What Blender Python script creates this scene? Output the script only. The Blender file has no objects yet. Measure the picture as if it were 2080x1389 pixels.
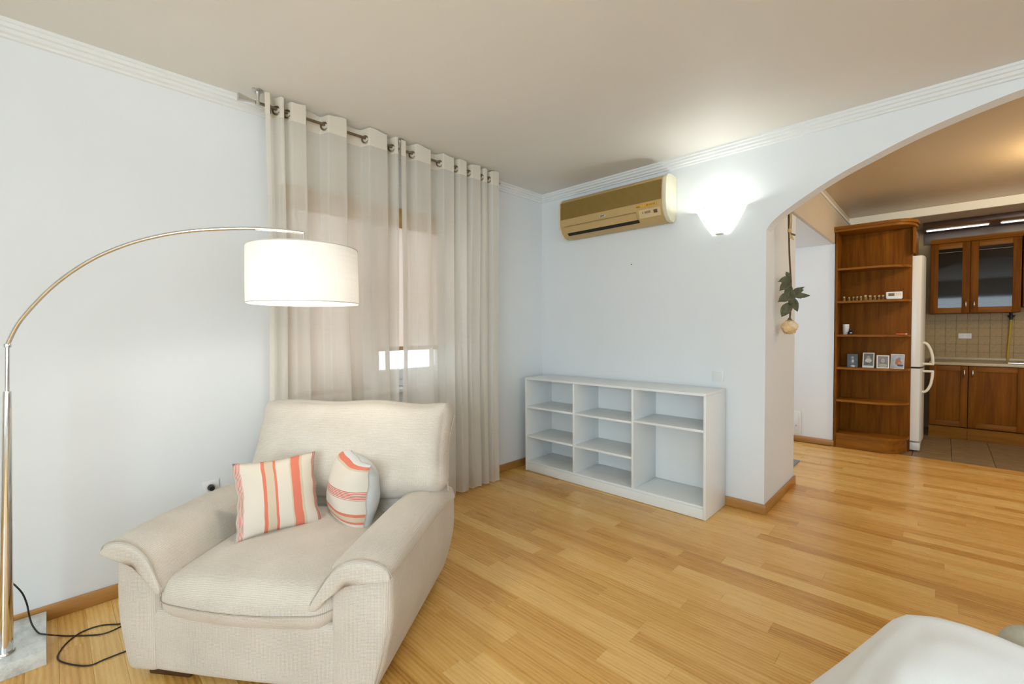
import bpy, bmesh, math, random
from mathutils import Vector, Matrix

random.seed(7)
PI = math.pi
SC = bpy.context.scene
COL = SC.collection

# ------------------------------------------------------------------ camera
CAM = Vector((2.9825, -3.5453, 1.3310))
YAW, PITCH, ROLL, FPX = math.radians(43.959), math.radians(-1.4715), math.radians(-0.3553), 909.06
_F = Vector((-math.sin(YAW) * math.cos(PITCH), math.cos(YAW) * math.cos(PITCH), math.sin(PITCH)))
_R0 = Vector((math.cos(YAW), math.sin(YAW), 0))
_U0 = _R0.cross(_F)
_R = math.cos(ROLL) * _R0 + math.sin(ROLL) * _U0
_U = -math.sin(ROLL) * _R0 + math.cos(ROLL) * _U0
cd = bpy.data.cameras.new('camera')
cd.sensor_fit = 'HORIZONTAL'; cd.sensor_width = 36.0; cd.lens = FPX / 2080 * 36.0
cd.clip_start = 0.02; cd.clip_end = 200
cam = bpy.data.objects.new('camera', cd); COL.objects.link(cam)
M3 = Matrix((_R, _U, -_F)).transposed()
cam.matrix_world = Matrix.Translation(CAM) @ M3.to_4x4()
SC.camera = cam


def proj(P):
    d = Vector(P) - CAM
    z = d.dot(_F)
    if z < 0.05:
        return None
    return (1040 + FPX * d.dot(_R) / z, 694.5 - FPX * d.dot(_U) / z, z)


# ------------------------------------------------------------------ world, light, exposure
SC.view_settings.view_transform = 'Standard'
SC.view_settings.look = 'None'
SC.view_settings.gamma = 1.0
SC.view_settings.use_curve_mapping = False
SC.view_settings.exposure = 0.24
w = bpy.data.worlds.new('daylight'); SC.world = w; w.use_nodes = True
w.node_tree.nodes['Background'].inputs[0].default_value = (0.80, 0.90, 1.0, 1)
w.node_tree.nodes['Background'].inputs[1].default_value = 3.0


def area(name, loc, direction, sx, sy, energy, color):
    l = bpy.data.lights.new(name, 'AREA'); l.shape = 'RECTANGLE'; l.size = sx; l.size_y = sy
    l.energy = energy; l.color = color
    o = bpy.data.objects.new(name, l); COL.objects.link(o); o.location = loc
    o.rotation_euler = Vector(direction).to_track_quat('-Z', 'Y').to_euler()
    return o


# daylight entering by the big windows behind the photographer and by the hallway window
area('daylight_rear_window', (3.9, -6.33, 1.45), (0, 1, 0), 2.98, 1.58, 116, (0.71, 0.88, 1.0))
area('side_fill_light', (6.14, -3.6, 1.45), (-1, 0, 0), 2.38, 1.58, 3, (0.71, 0.88, 1.0))  # fill light added from the right, with no source seen there
area('daylight_kitchen_window', (6.14, 1.5, 1.5), (-1, 0, 0), 1.58, 1.38, 2.5, (0.71, 0.88, 1.0))
area('daylight_hall_window', (0.36, 1.7, 1.4), (1, 0, 0), 1.18, 1.38, 3.5, (0.74, 0.87, 1.0))

# ------------------------------------------------------------------ material helpers


class NT:
    def __init__(s, name):
        s.m = bpy.data.materials.new(name); s.m.use_nodes = True
        s.t = s.m.node_tree; s.b = s.t.nodes['Principled BSDF']; s.out = s.t.nodes['Material Output']

    def n(s, kind, **kw):
        n = s.t.nodes.new('ShaderNode' + kind)
        for k, v in kw.items():
            setattr(n, k, v)
        return n

    def l(s, a, b):
        s.t.links.new(a, b)

    def math(s, op, a, b=None):
        n = s.n('Math', operation=op)
        for i, v in enumerate((a, b)):
            if v is None:
                continue
            if isinstance(v, (int, float)):
                n.inputs[i].default_value = v
            else:
                s.l(v, n.inputs[i])
        return n.outputs[0]

    def noise(s, vec, scale, detail=3, rough=.5):
        n = s.n('TexNoise'); n.inputs['Scale'].default_value = scale
        n.inputs['Detail'].default_value = detail; n.inputs['Roughness'].default_value = rough
        if vec is not None:
            s.l(vec, n.inputs['Vector'])
        return n.outputs['Fac']

    def pos(s):
        return s.n('NewGeometry').outputs['Position']

    def obj(s):
        return s.n('TexCoord').outputs['Object']

    def scale(s, vec, x, y, z):
        n = s.n('Mapping'); n.inputs['Scale'].default_value = (x, y, z); s.l(vec, n.inputs['Vector'])
        return n.outputs[0]

    def ramp(s, fac, stops, interp='LINEAR'):
        n = s.n('ValToRGB'); cr = n.color_ramp; cr.interpolation = interp
        while len(cr.elements) > len(stops):
            cr.elements.remove(cr.elements[-1])
        while len(cr.elements) < len(stops):
            cr.elements.new(1.0)
        for e, (p, c) in zip(cr.elements, stops):
            e.position = p; e.color = (c[0], c[1], c[2], 1)
        s.l(fac, n.inputs[0])
        return n.outputs[0]

    def mix(s, f, a, b):
        n = s.n('Mix', data_type='RGBA')
        for i, v in ((0, f), (6, a), (7, b)):
            if isinstance(v, (int, float)):
                n.inputs[i].default_value = v
            elif isinstance(v, tuple):
                n.inputs[i].default_value = (v[0], v[1], v[2], 1)
            else:
                s.l(v, n.inputs[i])
        return n.outputs[2]

    def bump(s, h, strength, dist):
        n = s.n('Bump'); n.inputs['Strength'].default_value = strength; n.inputs['Distance'].default_value = dist
        s.l(h, n.inputs['Height']); s.l(n.outputs[0], s.b.inputs['Normal'])

    def set(s, col=None, rough=None, metal=None, spec=None, coat=None):
        for k, v in (('Base Color', col), ('Roughness', rough), ('Metallic', metal), ('Specular IOR Level', spec), ('Coat Weight', coat)):
            if v is None:
                continue
            if isinstance(v, tuple):
                s.b.inputs[k].default_value = (v[0], v[1], v[2], 1)
            elif isinstance(v, (int, float)):
                s.b.inputs[k].default_value = v
            else:
                s.l(v, s.b.inputs[k])
        return s


MATS = {}


def plain(name, col, rough=.5, metal=0.0, spec=.5, var=.04, scale=20, bump=0.0, bscale=200):
    if name in MATS:
        return MATS[name]
    t = NT(name); v = t.obj()
    f = t.noise(v, scale)
    lo = tuple(c * (1 - var) for c in col); hi = tuple(min(1, c * (1 + var)) for c in col)
    t.set(col=t.ramp(f, [(.3, lo), (.7, hi)]), rough=rough, metal=metal, spec=spec)
    if bump:
        t.bump(t.noise(t.obj(), bscale, 4), bump, .002)
    MATS[name] = t.m
    return t.m


def emit(name, col, strength):
    t = NT(name); t.set(col=(0.8, 0.8, 0.8), rough=.5)
    t.b.inputs['Emission Color'].default_value = (*col, 1); t.b.inputs['Emission Strength'].default_value = strength
    MATS[name] = t.m
    return t.m


def wood(name, dark, light, axis, rough=.35, scale=1.0, coat=0.0, spec=.5):
    t = NT(name)
    s = [14 * scale] * 3; s[axis] = 1.2 * scale
    v = t.scale(t.pos(), *s)
    f1 = t.noise(v, 1.5, 6, .6)
    s2 = [60 * scale] * 3; s2[axis] = 2.0 * scale
    f2 = t.noise(t.scale(t.pos(), *s2), 2.0, 3, .6)
    f = t.math('ADD', t.math('MULTIPLY', f1, .7), t.math('MULTIPLY', f2, .3))
    t.set(col=t.ramp(f, [(.35, dark), (.65, light)]), rough=rough, coat=coat, spec=spec)
    t.bump(f2, .08, .001)
    MATS[name] = t.m
    return t.m


def floor_mat():
    t = NT('oak_parquet')
    tone = t.n('Attribute', attribute_name='tone').outputs['Fac']
    seed = t.n('Attribute', attribute_name='seed').outputs['Vector']
    add = t.n('VectorMath', operation='ADD'); t.l(t.pos(), add.inputs[0]); t.l(seed, add.inputs[1])
    p = add.outputs[0]
    broad = t.noise(t.scale(p, 1.1, 16, 1), 1.6, 5, .62)
    fine = t.noise(t.scale(p, 4, 130, 1), 1.0, 4, .65)
    wv = t.n('TexWave', wave_type='RINGS', rings_direction='X'); wv.inputs['Scale'].default_value = 1.3
    wv.inputs['Distortion'].default_value = 5.0; wv.inputs['Detail'].default_value = 3
    t.l(t.scale(p, 1.2, 13, 1), wv.inputs['Vector'])
    f = t.math('ADD', t.math('MULTIPLY', broad, .55), t.math('MULTIPLY', fine, .13))
    f = t.math('ADD', f, t.math('MULTIPLY', wv.outputs['Fac'], .15))
    f = t.math('ADD', f, t.math('MULTIPLY', t.math('SUBTRACT', tone, .22), .34))
    c = t.ramp(f, [(.20, (.47, .21, .038)), (.46, (.74, .405, .098)), (.72, (.88, .57, .20))])
    t.set(col=c, rough=t.math('ADD', .22, t.math('MULTIPLY', fine, .12)), spec=.5)
    t.bump(fine, .05, .0006)
    MATS['floor'] = t.m
    return t.m


def weave(name, lo, hi, k=900, strength=.55):
    t = NT(name)
    tc = t.n('TexCoord')
    sx = t.n('SeparateXYZ'); t.l(tc.outputs['Object'], sx.inputs[0])
    sn = t.n('SeparateXYZ'); t.l(tc.outputs['Normal'], sn.inputs[0])
    ax = [sx.outputs[i] for i in range(3)]
    h = None        # basket weave, projected along each axis and weighted by the surface direction
    for i in range(3):
        u, v = ax[(i + 1) % 3], ax[(i + 2) % 3]
        a = t.math('SINE', t.math('MULTIPLY', t.math('ADD', u, v), k))
        b = t.math('SINE', t.math('MULTIPLY', t.math('SUBTRACT', u, v), k))
        p = t.math('MULTIPLY', t.math('MULTIPLY', a, b), t.math('MULTIPLY', sn.outputs[i], sn.outputs[i]))
        h = p if h is None else t.math('ADD', h, p)
    h = t.math('ADD', t.math('MULTIPLY', h, .5), .5)
    nz = t.noise(t.obj(), 260, 2)
    big = t.noise(t.obj(), 7, 3)
    f = t.math('ADD', t.math('MULTIPLY', h, .5), t.math('ADD', t.math('MULTIPLY', nz, .35), t.math('MULTIPLY', big, .3)))
    t.set(col=t.ramp(f, [(.28, lo), (.80, hi)]), rough=.92, spec=.15)
    t.b.inputs['Sheen Weight'].default_value = .15
    t.bump(t.math('ADD', h, t.math('MULTIPLY', nz, .5)), strength, .0025)
    MATS[name] = t.m
    return t.m


def cloth(name, col, trans=.3, holes=.0, rough=.9, weave_k=1500):
    """thin woven fabric that lets light through"""
    t = NT(name)
    sx = t.n('SeparateXYZ'); t.l(t.pos(), sx.inputs[0])
    hz = t.noise(t.scale(t.pos(), 4, 4, 160), 1.0, 3)
    vt = t.noise(t.scale(t.pos(), 150, 150, 3), 1.0, 2)
    f = t.math('ADD', t.math('MULTIPLY', hz, .5), t.math('MULTIPLY', vt, .5))
    c = t.ramp(f, [(.3, tuple(x * .93 for x in col)), (.7, col)])
    t.set(col=c, rough=rough, spec=.1)
    tr = t.n('BsdfTranslucent'); t.l(c, tr.inputs[0])
    m1 = t.n('MixShader'); m1.inputs[0].default_value = trans
    t.l(t.b.outputs[0], m1.inputs[1]); t.l(tr.outputs[0], m1.inputs[2])
    last = m1.outputs[0]
    if holes > 0:
        tp = t.n('BsdfTransparent'); m2 = t.n('MixShader')
        h = t.math('ADD', holes - .12, t.math('MULTIPLY', f, .24))
        t.l(h, m2.inputs[0]); t.l(last, m2.inputs[1]); t.l(tp.outputs[0], m2.inputs[2]); last = m2.outputs[0]
    t.l(last, t.out.inputs[0])
    MATS[name] = t.m
    return t.m


def stripes(name, base, axis, spans):
    """printed cloth stripes along a UV axis; spans = [(start, colour)]"""
    t = NT(name)
    uv = t.n('TexCoord').outputs['UV']
    sx = t.n('SeparateXYZ'); t.l(uv, sx.inputs[0])
    c = t.ramp(sx.outputs[axis], spans, 'CONSTANT')
    nz = t.noise(t.scale(uv, 260, 260, 1), 1.0, 2)
    c = t.mix(t.math('MULTIPLY', nz, .18), c, base)
    t.set(col=c, rough=.9, spec=.12)
    t.bump(nz, .25, .001)
    MATS[name] = t.m
    return t.m


M_wall = plain('white_wall_paint', (.785, .808, .815), .65, var=.008, scale=3, bump=.05, bscale=60)
M_ceil = plain('ceiling_paint', (.76, .735, .68), .6, var=.01, scale=2)
M_crown = plain('crown_paint', (.80, .81, .79), .55, var=.01)
M_base = wood('oak_skirting', (.36, .16, .035), (.52, .26, .07), 0, .35)
M_basey = wood('oak_skirting_y', (.36, .16, .035), (.52, .26, .07), 1, .35)
M_floor = floor_mat()
M_sub = plain('floor_underlay', (.10, .055, .02), .8)
M_fab = weave('chair_weave', (.47, .415, .345), (.76, .69, .595), 620, .55)
M_seam = plain('seam_thread', (.46, .40, .33), .9)
M_chrome = plain('chrome', (.78, .78, .77), .09, 1.0, var=.02)
M_steel = plain('brushed_steel', (.62, .60, .56), .28, 1.0, var=.05)
M_bronze = plain('bronze_ring', (.23, .18, .12), .35, 1.0, var=.1)
M_shelf = plain('white_laminate', (.84, .855, .84), .35, var=.008)
M_marble = None
M_dark = plain('dark_void', (.012, .010, .008), .7)
M_blackplastic = plain('black_rubber', (.012, .011, .011), .45)
M_white = plain('white_plastic', (.82, .82, .80), .35, var=.01)
M_cab = wood('cherry_veneer', (.130, .040, .004), (.250, .088, .008), 2, .5, .8, spec=.08)
M_cabx = wood('cherry_veneer_x', (.165, .054, .005), (.32, .120, .010), 0, .42, .8, spec=.15)
M_acbody = plain('yellowed_plastic', (.53, .365, .15), .4, var=.03)
M_acside = plain('cream_plastic', (.74, .68, .50), .4, var=.02)

# ------------------------------------------------------------------ mesh helpers


def link(name, me, mat=None, parent=None, smooth=False):
    o = bpy.data.objects.new(name, me); COL.objects.link(o)
    if mat is not None:
        for m in (mat if isinstance(mat, (list, tuple)) else [mat]):
            me.materials.append(m)
    if smooth:
        for p in me.polygons:
            p.use_smooth = True
    if parent is not None:
        o.parent = parent
    return o


def fin(name, bm, mat, parent=None, smooth=False, angle=None):
    bmesh.ops.recalc_face_normals(bm, faces=bm.faces[:])
    me = bpy.data.meshes.new(name); bm.to_mesh(me); bm.free()
    o = link(name, me, mat, parent, smooth or angle is not None)
    if angle is not None:
        sharp_by_angle(me, math.radians(angle))
    return o


def sharp_by_angle(me, ang):
    bm = bmesh.new(); bm.from_mesh(me)
    for e in bm.edges:
        if len(e.link_faces) == 2 and e.calc_face_angle(0) > ang:
            e.smooth = False
    bm.to_mesh(me); bm.free()


def mesh(name, verts, faces, mat, parent=None, smooth=False, angle=None):
    bm = bmesh.new()
    vs = [bm.verts.new(v) for v in verts]
    for f in faces:
        try:
            bm.faces.new([vs[i] for i in f])
        except ValueError:
            pass
    return fin(name, bm, mat, parent, smooth, angle)


def bbox(bm, x0, x1, y0, y1, z0, z1, bev=0.0, seg=2):
    r = bmesh.ops.create_cube(bm, size=1.0)
    for v in r['verts']:
        v.co = Vector(((x0 + x1) / 2 + v.co.x * (x1 - x0), (y0 + y1) / 2 + v.co.y * (y1 - y0), (z0 + z1) / 2 + v.co.z * (z1 - z0)))
    if bev:
        es = set()
        for v in r['verts']:
            es.update(v.link_edges)
        bmesh.ops.bevel(bm, geom=list(es), offset=bev, segments=seg, affect='EDGES', profile=.5)


def box(name, x0, x1, y0, y1, z0, z1, mat, parent=None, bev=0.0, seg=2):
    bm = bmesh.new(); bbox(bm, x0, x1, y0, y1, z0, z1, bev, seg)
    return fin(name, bm, mat, parent, angle=35 if bev else None)


def tube(bm, pts, rad, seg=10, caps=True, twist=None):
    pts = [Vector(p) for p in pts]
    n = len(pts)
    rs = rad if isinstance(rad, (list, tuple)) else [rad] * n
    ref = None; rings = []
    for i, p in enumerate(pts):
        t = (pts[min(i + 1, n - 1)] - pts[max(i - 1, 0)]).normalized()
        if ref is None:
            ref = t.orthogonal().normalized()
        else:
            ref = (ref - t * ref.dot(t))
            ref = ref.normalized() if ref.length > 1e-6 else t.orthogonal().normalized()
        b = t.cross(ref)
        rings.append([bm.verts.new(p + (ref * math.cos(2 * PI * k / seg) + b * math.sin(2 * PI * k / seg)) * rs[i]) for k in range(seg)])
    for a, b in zip(rings, rings[1:]):
        for k in range(seg):
            bm.faces.new((a[k], a[(k + 1) % seg], b[(k + 1) % seg], b[k]))
    if caps:
        bm.faces.new(rings[0][::-1]); bm.faces.new(rings[-1])


def tubeobj(name, pts, rad, mat, parent=None, seg=10):
    bm = bmesh.new(); tube(bm, pts, rad, seg)
    return fin(name, bm, mat, parent, angle=50)


def spline(pts, n=8):
    """Catmull-Rom through the points"""
    P = [Vector(p) for p in pts]; out = []
    for i in range(len(P) - 1):
        p0 = P[max(i - 1, 0)]; p1 = P[i]; p2 = P[i + 1]; p3 = P[min(i + 2, len(P) - 1)]
        for k in range(n):
            t = k / n
            out.append(.5 * ((2 * p1) + (p2 - p0) * t + (2 * p0 - 5 * p1 + 4 * p2 - p3) * t * t + (3 * p1 - p0 - 3 * p2 + p3) * t ** 3))
    out.append(P[-1])
    return out


def lathe(name, prof, mat, parent=None, seg=32, loc=(0, 0, 0), smooth_angle=40):
    """prof = [(r, z)], closed at the axis where r = 0"""
    bm = bmesh.new(); rings = []
    for r, z in prof:
        if r < 1e-6:
            rings.append([bm.verts.new((loc[0], loc[1], loc[2] + z))])
        else:
            rings.append([bm.verts.new((loc[0] + r * math.cos(2 * PI * k / seg), loc[1] + r * math.sin(2 * PI * k / seg), loc[2] + z)) for k in range(seg)])
    for a, b in zip(rings, rings[1:]):
        for k in range(seg):
            q = [a[k % len(a)], a[(k + 1) % len(a)], b[(k + 1) % len(b)], b[k % len(b)]]
            u = []
            for v in q:
                if v not in u:
                    u.append(v)
            if len(u) > 2:
                bm.faces.new(u)
    return fin(name, bm, mat, parent, angle=smooth_angle)


def prism(bm, poly, d0, d1, frame):
    """closed polygon [(a, b)] extruded from d0 to d1; frame(a, b, d) -> xyz"""
    A = [bm.verts.new(frame(a, b, d0)) for a, b in poly]
    B = [bm.verts.new(frame(a, b, d1)) for a, b in poly]
    n = len(poly)
    for i in range(n):
        bm.faces.new((A[i], A[(i + 1) % n], B[(i + 1) % n], B[i]))
    bm.faces.new(A[::-1]); bm.faces.new(B)


def prismobj(name, poly, d0, d1, frame, mat, parent=None, angle=30, bev=0.0):
    bm = bmesh.new(); prism(bm, poly, d0, d1, frame)
    if bev:
        bmesh.ops.recalc_face_normals(bm, faces=bm.faces[:])
        es = [e for e in bm.edges if e.calc_face_angle(0) > .6]
        bmesh.ops.bevel(bm, geom=es, offset=bev, segments=2, affect='EDGES', profile=.5)
    return fin(name, bm, mat, parent, angle=angle)


def softbox(name, size, r, mat, parent=None, m=(8, 8, 8), deform=None, loc=(0, 0, 0), rot=None):
    """upholstered block: box with round edges, finely meshed, then shaped by deform(p, q) with q in -1..1"""
    h = [s / 2 for s in size]
    rr = [min(r, s * .499) for s in size]

    def ticks(a):
        R = rr[a]; H = h[a]
        e = [-H, -H + .12 * R, -H + .35 * R, -H + .65 * R, -H + R]
        mid = [(-H + R) + (2 * H - 2 * R) * i / m[a] for i in range(1, m[a])]
        return e + mid + [-v for v in e[::-1]]
    T = [ticks(a) for a in range(3)]
    bm = bmesh.new(); cache = {}

    def vert(p):
        k = (round(p[0], 5), round(p[1], 5), round(p[2], 5))
        if k in cache:
            return cache[k]
        q = Vector([max(-h[a] + rr[a], min(h[a] - rr[a], p[a])) for a in range(3)])
        d = Vector([(p[a] - q[a]) / max(rr[a], 1e-6) for a in range(3)])
        if d.length > 1e-9:
            d.normalize()
        c = q + Vector([d[a] * rr[a] for a in range(3)])
        nq = Vector([p[a] / h[a] for a in range(3)])
        if deform:
            c = Vector(deform(c, nq))
        if rot is not None:
            c = rot @ c
        cache[k] = bm.verts.new(c + Vector(loc))
        return cache[k]
    for a in range(3):
        b, c = (a + 1) % 3, (a + 2) % 3
        for sgn in (-1, 1):
            for i in range(len(T[b]) - 1):
                for j in range(len(T[c]) - 1):
                    q = []
                    for (ii, jj) in ((i, j), (i + 1, j), (i + 1, j + 1), (i, j + 1)):
                        p = [0, 0, 0]; p[a] = sgn * h[a]; p[b] = T[b][ii]; p[c] = T[c][jj]
                        q.append(vert(p))
                    u = []
                    for v in q:
                        if v not in u:
                            u.append(v)
                    if len(u) > 2:
                        try:
                            bm.faces.new(u)
                        except ValueError:
                            pass
    return fin(name, bm, mat, parent, smooth=True)


def empty(name, loc=(0, 0, 0), rz=0.0):
    o = bpy.data.objects.new(name, None); COL.objects.link(o)
    o.location = loc; o.rotation_euler = (0, 0, rz); o.empty_display_size = .1
    return o


def tag(o, label, cat, group=None):
    o['label'] = label; o['category'] = cat
    if group:
        o['group'] = group
    return o


def struct(o, label=None):
    o['kind'] = 'structure'
    if label:
        o['label'] = label
    return o


# ------------------------------------------------------------------ the room
H = 2.70          # ceiling
X2 = 2.07         # face of the wall stub beside the arch
XR, YB = 6.0, -6.2
YK = 4.62         # kitchen back wall
YT = 2.66         # parquet ends, kitchen tiles begin
WY0, WY1, WZ0, WZ1 = -2.52, -1.20, 0.90, 2.25      # window opening in the left wall

bm = bmesh.new()
bbox(bm, -.30, 0, YB, WY0, 0, 2.8); bbox(bm, -.30, 0, WY1, .87, 0, 2.8)
bbox(bm, -.30, 0, WY0, WY1, 0, WZ0); bbox(bm, -.30, 0, WY0, WY1, WZ1, 2.8)
struct(fin('wall_left', bm, M_wall), 'white painted wall with the curtained window')
struct(box('wall_back', 0, X2, 0, .87, 0, 2.8, M_wall), 'white painted wall behind the low white shelf')

# wall with the arch
AP = [(2.07, 2.03), (2.108, 2.083), (2.194, 2.151), (2.357, 2.250), (2.508, 2.329), (2.649, 2.387), (2.781, 2.439), (2.904, 2.481),
      (3.019, 2.513), (3.127, 2.540), (3.266, 2.569), (3.45, 2.596), (3.62, 2.608), (3.75, 2.611)]
ap = [(p.x, p.y) for p in spline([(a, b, 0) for a, b in AP], 4)]
ap = ap + [(7.5 - a, b) for a, b in ap[::-1][1:]]
bm = bmesh.new()
for i in range(len(ap) - 1):
    (xa, za), (xb, zb) = ap[i], ap[i + 1]
    for y in (0, .12):
        bm.faces.new([bm.verts.new(v) for v in ((xa, y, za), (xb, y, zb), (xb, y, 2.8), (xa, y, 2.8))])
    bm.faces.new([bm.verts.new(v) for v in ((xa, 0, za), (xb, 0, zb), (xb, .12, zb), (xa, .12, za))])
bbox(bm, ap[-1][0], XR, 0, .12, 0, 2.8)
bmesh.ops.remove_doubles(bm, verts=bm.verts[:], dist=1e-5)
o = fin('wall_arch', bm, M_wall, angle=25)
struct(o, 'white wall with a wide arched opening to the kitchen')

bm = bmesh.new()   # rear wall with the window openings behind the photographer
bbox(bm, 0, 2.4, YB - .2, YB, 0, 2.8); bbox(bm, 5.4, XR, YB - .2, YB, 0, 2.8)
bbox(bm, 2.4, 5.4, YB - .2, YB, 0, .65); bbox(bm, 2.4, 5.4, YB - .2, YB, 2.25, 2.8)
struct(fin('wall_rear', bm, M_wall), 'white wall behind the photographer')
bm = bmesh.new()
for ya, yb in ((YB - .2, -4.8), (-2.4, .7), (2.3, YK + .2)):
    bbox(bm, XR, XR + .2, ya, yb, 0, 2.9)
for ya, yb, za, zb in ((-4.8, -2.4, .65, 2.25), (.7, 2.3, .8, 2.2)):
    bbox(bm, XR, XR + .2, ya, yb, 0, za); bbox(bm, XR, XR + .2, ya, yb, zb, 2.9)
struct(fin('wall_right', bm, M_wall), 'white wall with windows on the far side of the room')
struct(box('ceiling', 0, XR, YB, .001, H, 2.8, M_ceil), 'pale beige ceiling of the living room')

# crown moulding, stepped profile
CP = [(0, 0), (.045, 0), (.045, -.014), (.036, -.018), (.036, -.034), (.024, -.038), (.024, -.054), (.012, -.060), (.012, -.072), (0, -.075)]
o = prismobj('trim_1', CP, YB, -.001, lambda a, b, d: (a, d, H + b), M_crown); struct(o, 'stepped white crown moulding on the window wall')
o = prismobj('trim_2', CP, .001, XR, lambda a, b, d: (d, -a, H + b), M_crown); struct(o, 'stepped white crown moulding above the arch')

# skirting boards
SB, SH = .015, .07


def skirting(name, x0, x1, y0, y1, mat, label):
    struct(box(name, x0, x1, y0, y1, 0.0005, SH, mat, bev=.003), label)


skirting('baseboard_left', .0005, SB, YB, -.0005, M_basey, 'oak skirting board along the window wall')
skirting('baseboard_back', SB + .001, X2 + SB, -SB, -.0005, M_base, 'oak skirting board behind the white shelf')
skirting('baseboard_pillar', X2 + .0005, X2 + SB, .0, .87 + SB, M_basey, 'oak skirting board on the side of the arch')
skirting('baseboard_hall', .52, 2.11, 2.60 - SB, 2.5995, M_base, 'oak skirting board in the hallway')

# hallway and kitchen shell
struct(box('wall_hall', .3, 2.095, 2.60, 2.85, 0, 2.279, M_wall), 'white hallway wall beside the wooden shelf')
bm = bmesh.new(); bbox(bm, .3, .5, .87, 1.1, 0, 2.279); bbox(bm, .3, .5, 2.3, 2.6, 0, 2.279); bbox(bm, .3, .5, 1.1, 2.3, 0, .7); bbox(bm, .3, .5, 1.1, 2.3, 2.1, 2.279)
struct(fin('wall_hall_end', bm, M_wall), 'white wall with a window at the end of the hallway')
struct(box('ceiling_hall', .3, X2 - .001, .87, 2.85, 2.28, 2.8, M_wall), 'lowered white ceiling of the hallway')
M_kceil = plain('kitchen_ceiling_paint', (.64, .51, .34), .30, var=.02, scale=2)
M_kriser = plain('kitchen_cove_lit_cream', (.96, .93, .80), .5, var=.02, scale=2)  # cream lifted so the colour carries the light on the ceiling edge
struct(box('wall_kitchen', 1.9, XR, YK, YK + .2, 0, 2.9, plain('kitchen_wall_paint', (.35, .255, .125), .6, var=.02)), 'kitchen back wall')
struct(box('wall_kitchen_side', 1.9, X2 - .0005, 2.851, YK, 0, 2.9, M_wall), 'kitchen side wall behind the fridge')
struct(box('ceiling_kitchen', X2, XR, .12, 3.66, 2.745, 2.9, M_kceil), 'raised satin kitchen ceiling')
bm = bmesh.new(); bbox(bm, 2.095, XR, 3.65, YK, 2.645, 2.744)
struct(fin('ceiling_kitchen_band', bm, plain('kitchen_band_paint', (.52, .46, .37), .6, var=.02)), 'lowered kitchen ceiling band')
struct(box('trim_3', 2.096, XR, 3.640, 3.6495, 2.648, 2.742, M_kriser), 'cream edge of the lowered kitchen ceiling, coloured brighter as if lit')
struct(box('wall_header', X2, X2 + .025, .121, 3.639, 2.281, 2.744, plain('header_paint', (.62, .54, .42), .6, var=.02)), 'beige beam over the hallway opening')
struct(box('bright_cove_line', X2 + .0255, X2 + .037, .125, 3.64, 2.655, 2.680, M_crown), 'thin white strip painting the bright cove line on the beige beam')  # pale strip stands for the bright line of light along the cove

# ------------------------------------------------------------------ floor: oak parquet and kitchen tiles
bm = bmesh.new()
bbox(bm, -.05, XR, YB, .0, -.10, -.0155); bbox(bm, .3, XR, 0, YK + .1, -.10, -.0155)
floor = struct(fin('floor', bm, M_sub), 'warm oak strip parquet floor')


def row_range(yc):
    if yc < .02:
        return 0.0, XR
    if yc < .85:
        return X2 - .03, XR
    if yc < 2.60:
        return .5, XR
    return 2.08, XR


PW = .094; GAP = .00025
planks = []
y = YT
while y > YB + .02:
    y0 = max(y - PW, YB)
    xa, xb = row_range((y + y0) / 2)
    x = xa - random.uniform(0, 1.0)
    while x < xb:
        L = random.choice((.5, .7, .9, 1.05, 1.2, 1.35, 1.5, 1.7)) * random.uniform(.92, 1.08)
        a, b = max(x, xa), min(x + L, xb)
        if b - a > .02:
            planks.append((a, b, y0, y, random.random(), random.random() * 40, random.random() * 40))
        x += L
    y -= PW


def plank_geo(a, b, y0, y1):
    c = .0004; g = GAP
    v = []
    for z, i in ((-.015, 0), (-c, 0), (0, c)):
        v += [(a + g + i, y0 + g + i, z), (b - g - i, y0 + g + i, z), (b - g - i, y1 - g - i, z), (a + g + i, y1 - g - i, z)]
    f = [(3, 2, 1, 0), (8, 9, 10, 11)]
    for k in (0, 4):
        for i in range(4):
            f.append((k + i, k + (i + 1) % 4, k + 4 + (i + 1) % 4, k + 4 + i))
    return v, f


def add_attr(me, tones, seeds):
    at = me.attributes.new('tone', 'FLOAT', 'FACE'); at.data.foreach_set('value', tones)
    sd = me.attributes.new('seed', 'FLOAT_VECTOR', 'FACE')
    sd.data.foreach_set('vector', [c for s in seeds for c in s])


def area_px(pl):
    a, b, y0, y1 = pl[:4]
    a2, b2 = a, b
    P = []
    tot = 0
    n = 5
    for i in range(n):
        xm = a + (b - a) * (i + .5) / n
        q = proj((xm, (y0 + y1) / 2, 0))
        if q and -20 < q[0] < 2100 and -20 < q[1] < 1420:
            tot += (b - a) / n * (y1 - y0) / q[2] ** 3
    # hidden by the armchair, sofa and walls
    if y0 > .87 and b < X2 or (y0 > 0 and b < X2):
        tot *= .2
    return tot


order = sorted(planks, key=area_px, reverse=True)
keep = [p for p in order[:300] if area_px(p) > 0]
rest = [p for p in order if p not in set(keep)]
for (a, b, y0, y1, tn, s1, s2) in keep:
    cx, cy = (a + b) / 2, (y0 + y1) / 2
    v, f = plank_geo(a - cx, b - cx, y0 - cy, y1 - cy)
    me = bpy.data.meshes.new('plank'); me.from_pydata(v, [], f); me.update()
    add_attr(me, [tn] * len(f), [(s1, s2, 0)] * len(f))
    o = link('plank', me, M_floor, floor); o.location = (cx, cy, 0)
V, Fc, T, S = [], [], [], []
for (a, b, y0, y1, tn, s1, s2) in rest:
    v, f = plank_geo(a, b, y0, y1); k = len(V)
    V += v; Fc += [tuple(i + k for i in q) for q in f]; T += [tn] * len(f); S += [(s1, s2, 0)] * len(f)
me = bpy.data.meshes.new('planks_beyond'); me.from_pydata(V, [], Fc); me.update(); add_attr(me, T, S)
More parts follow.
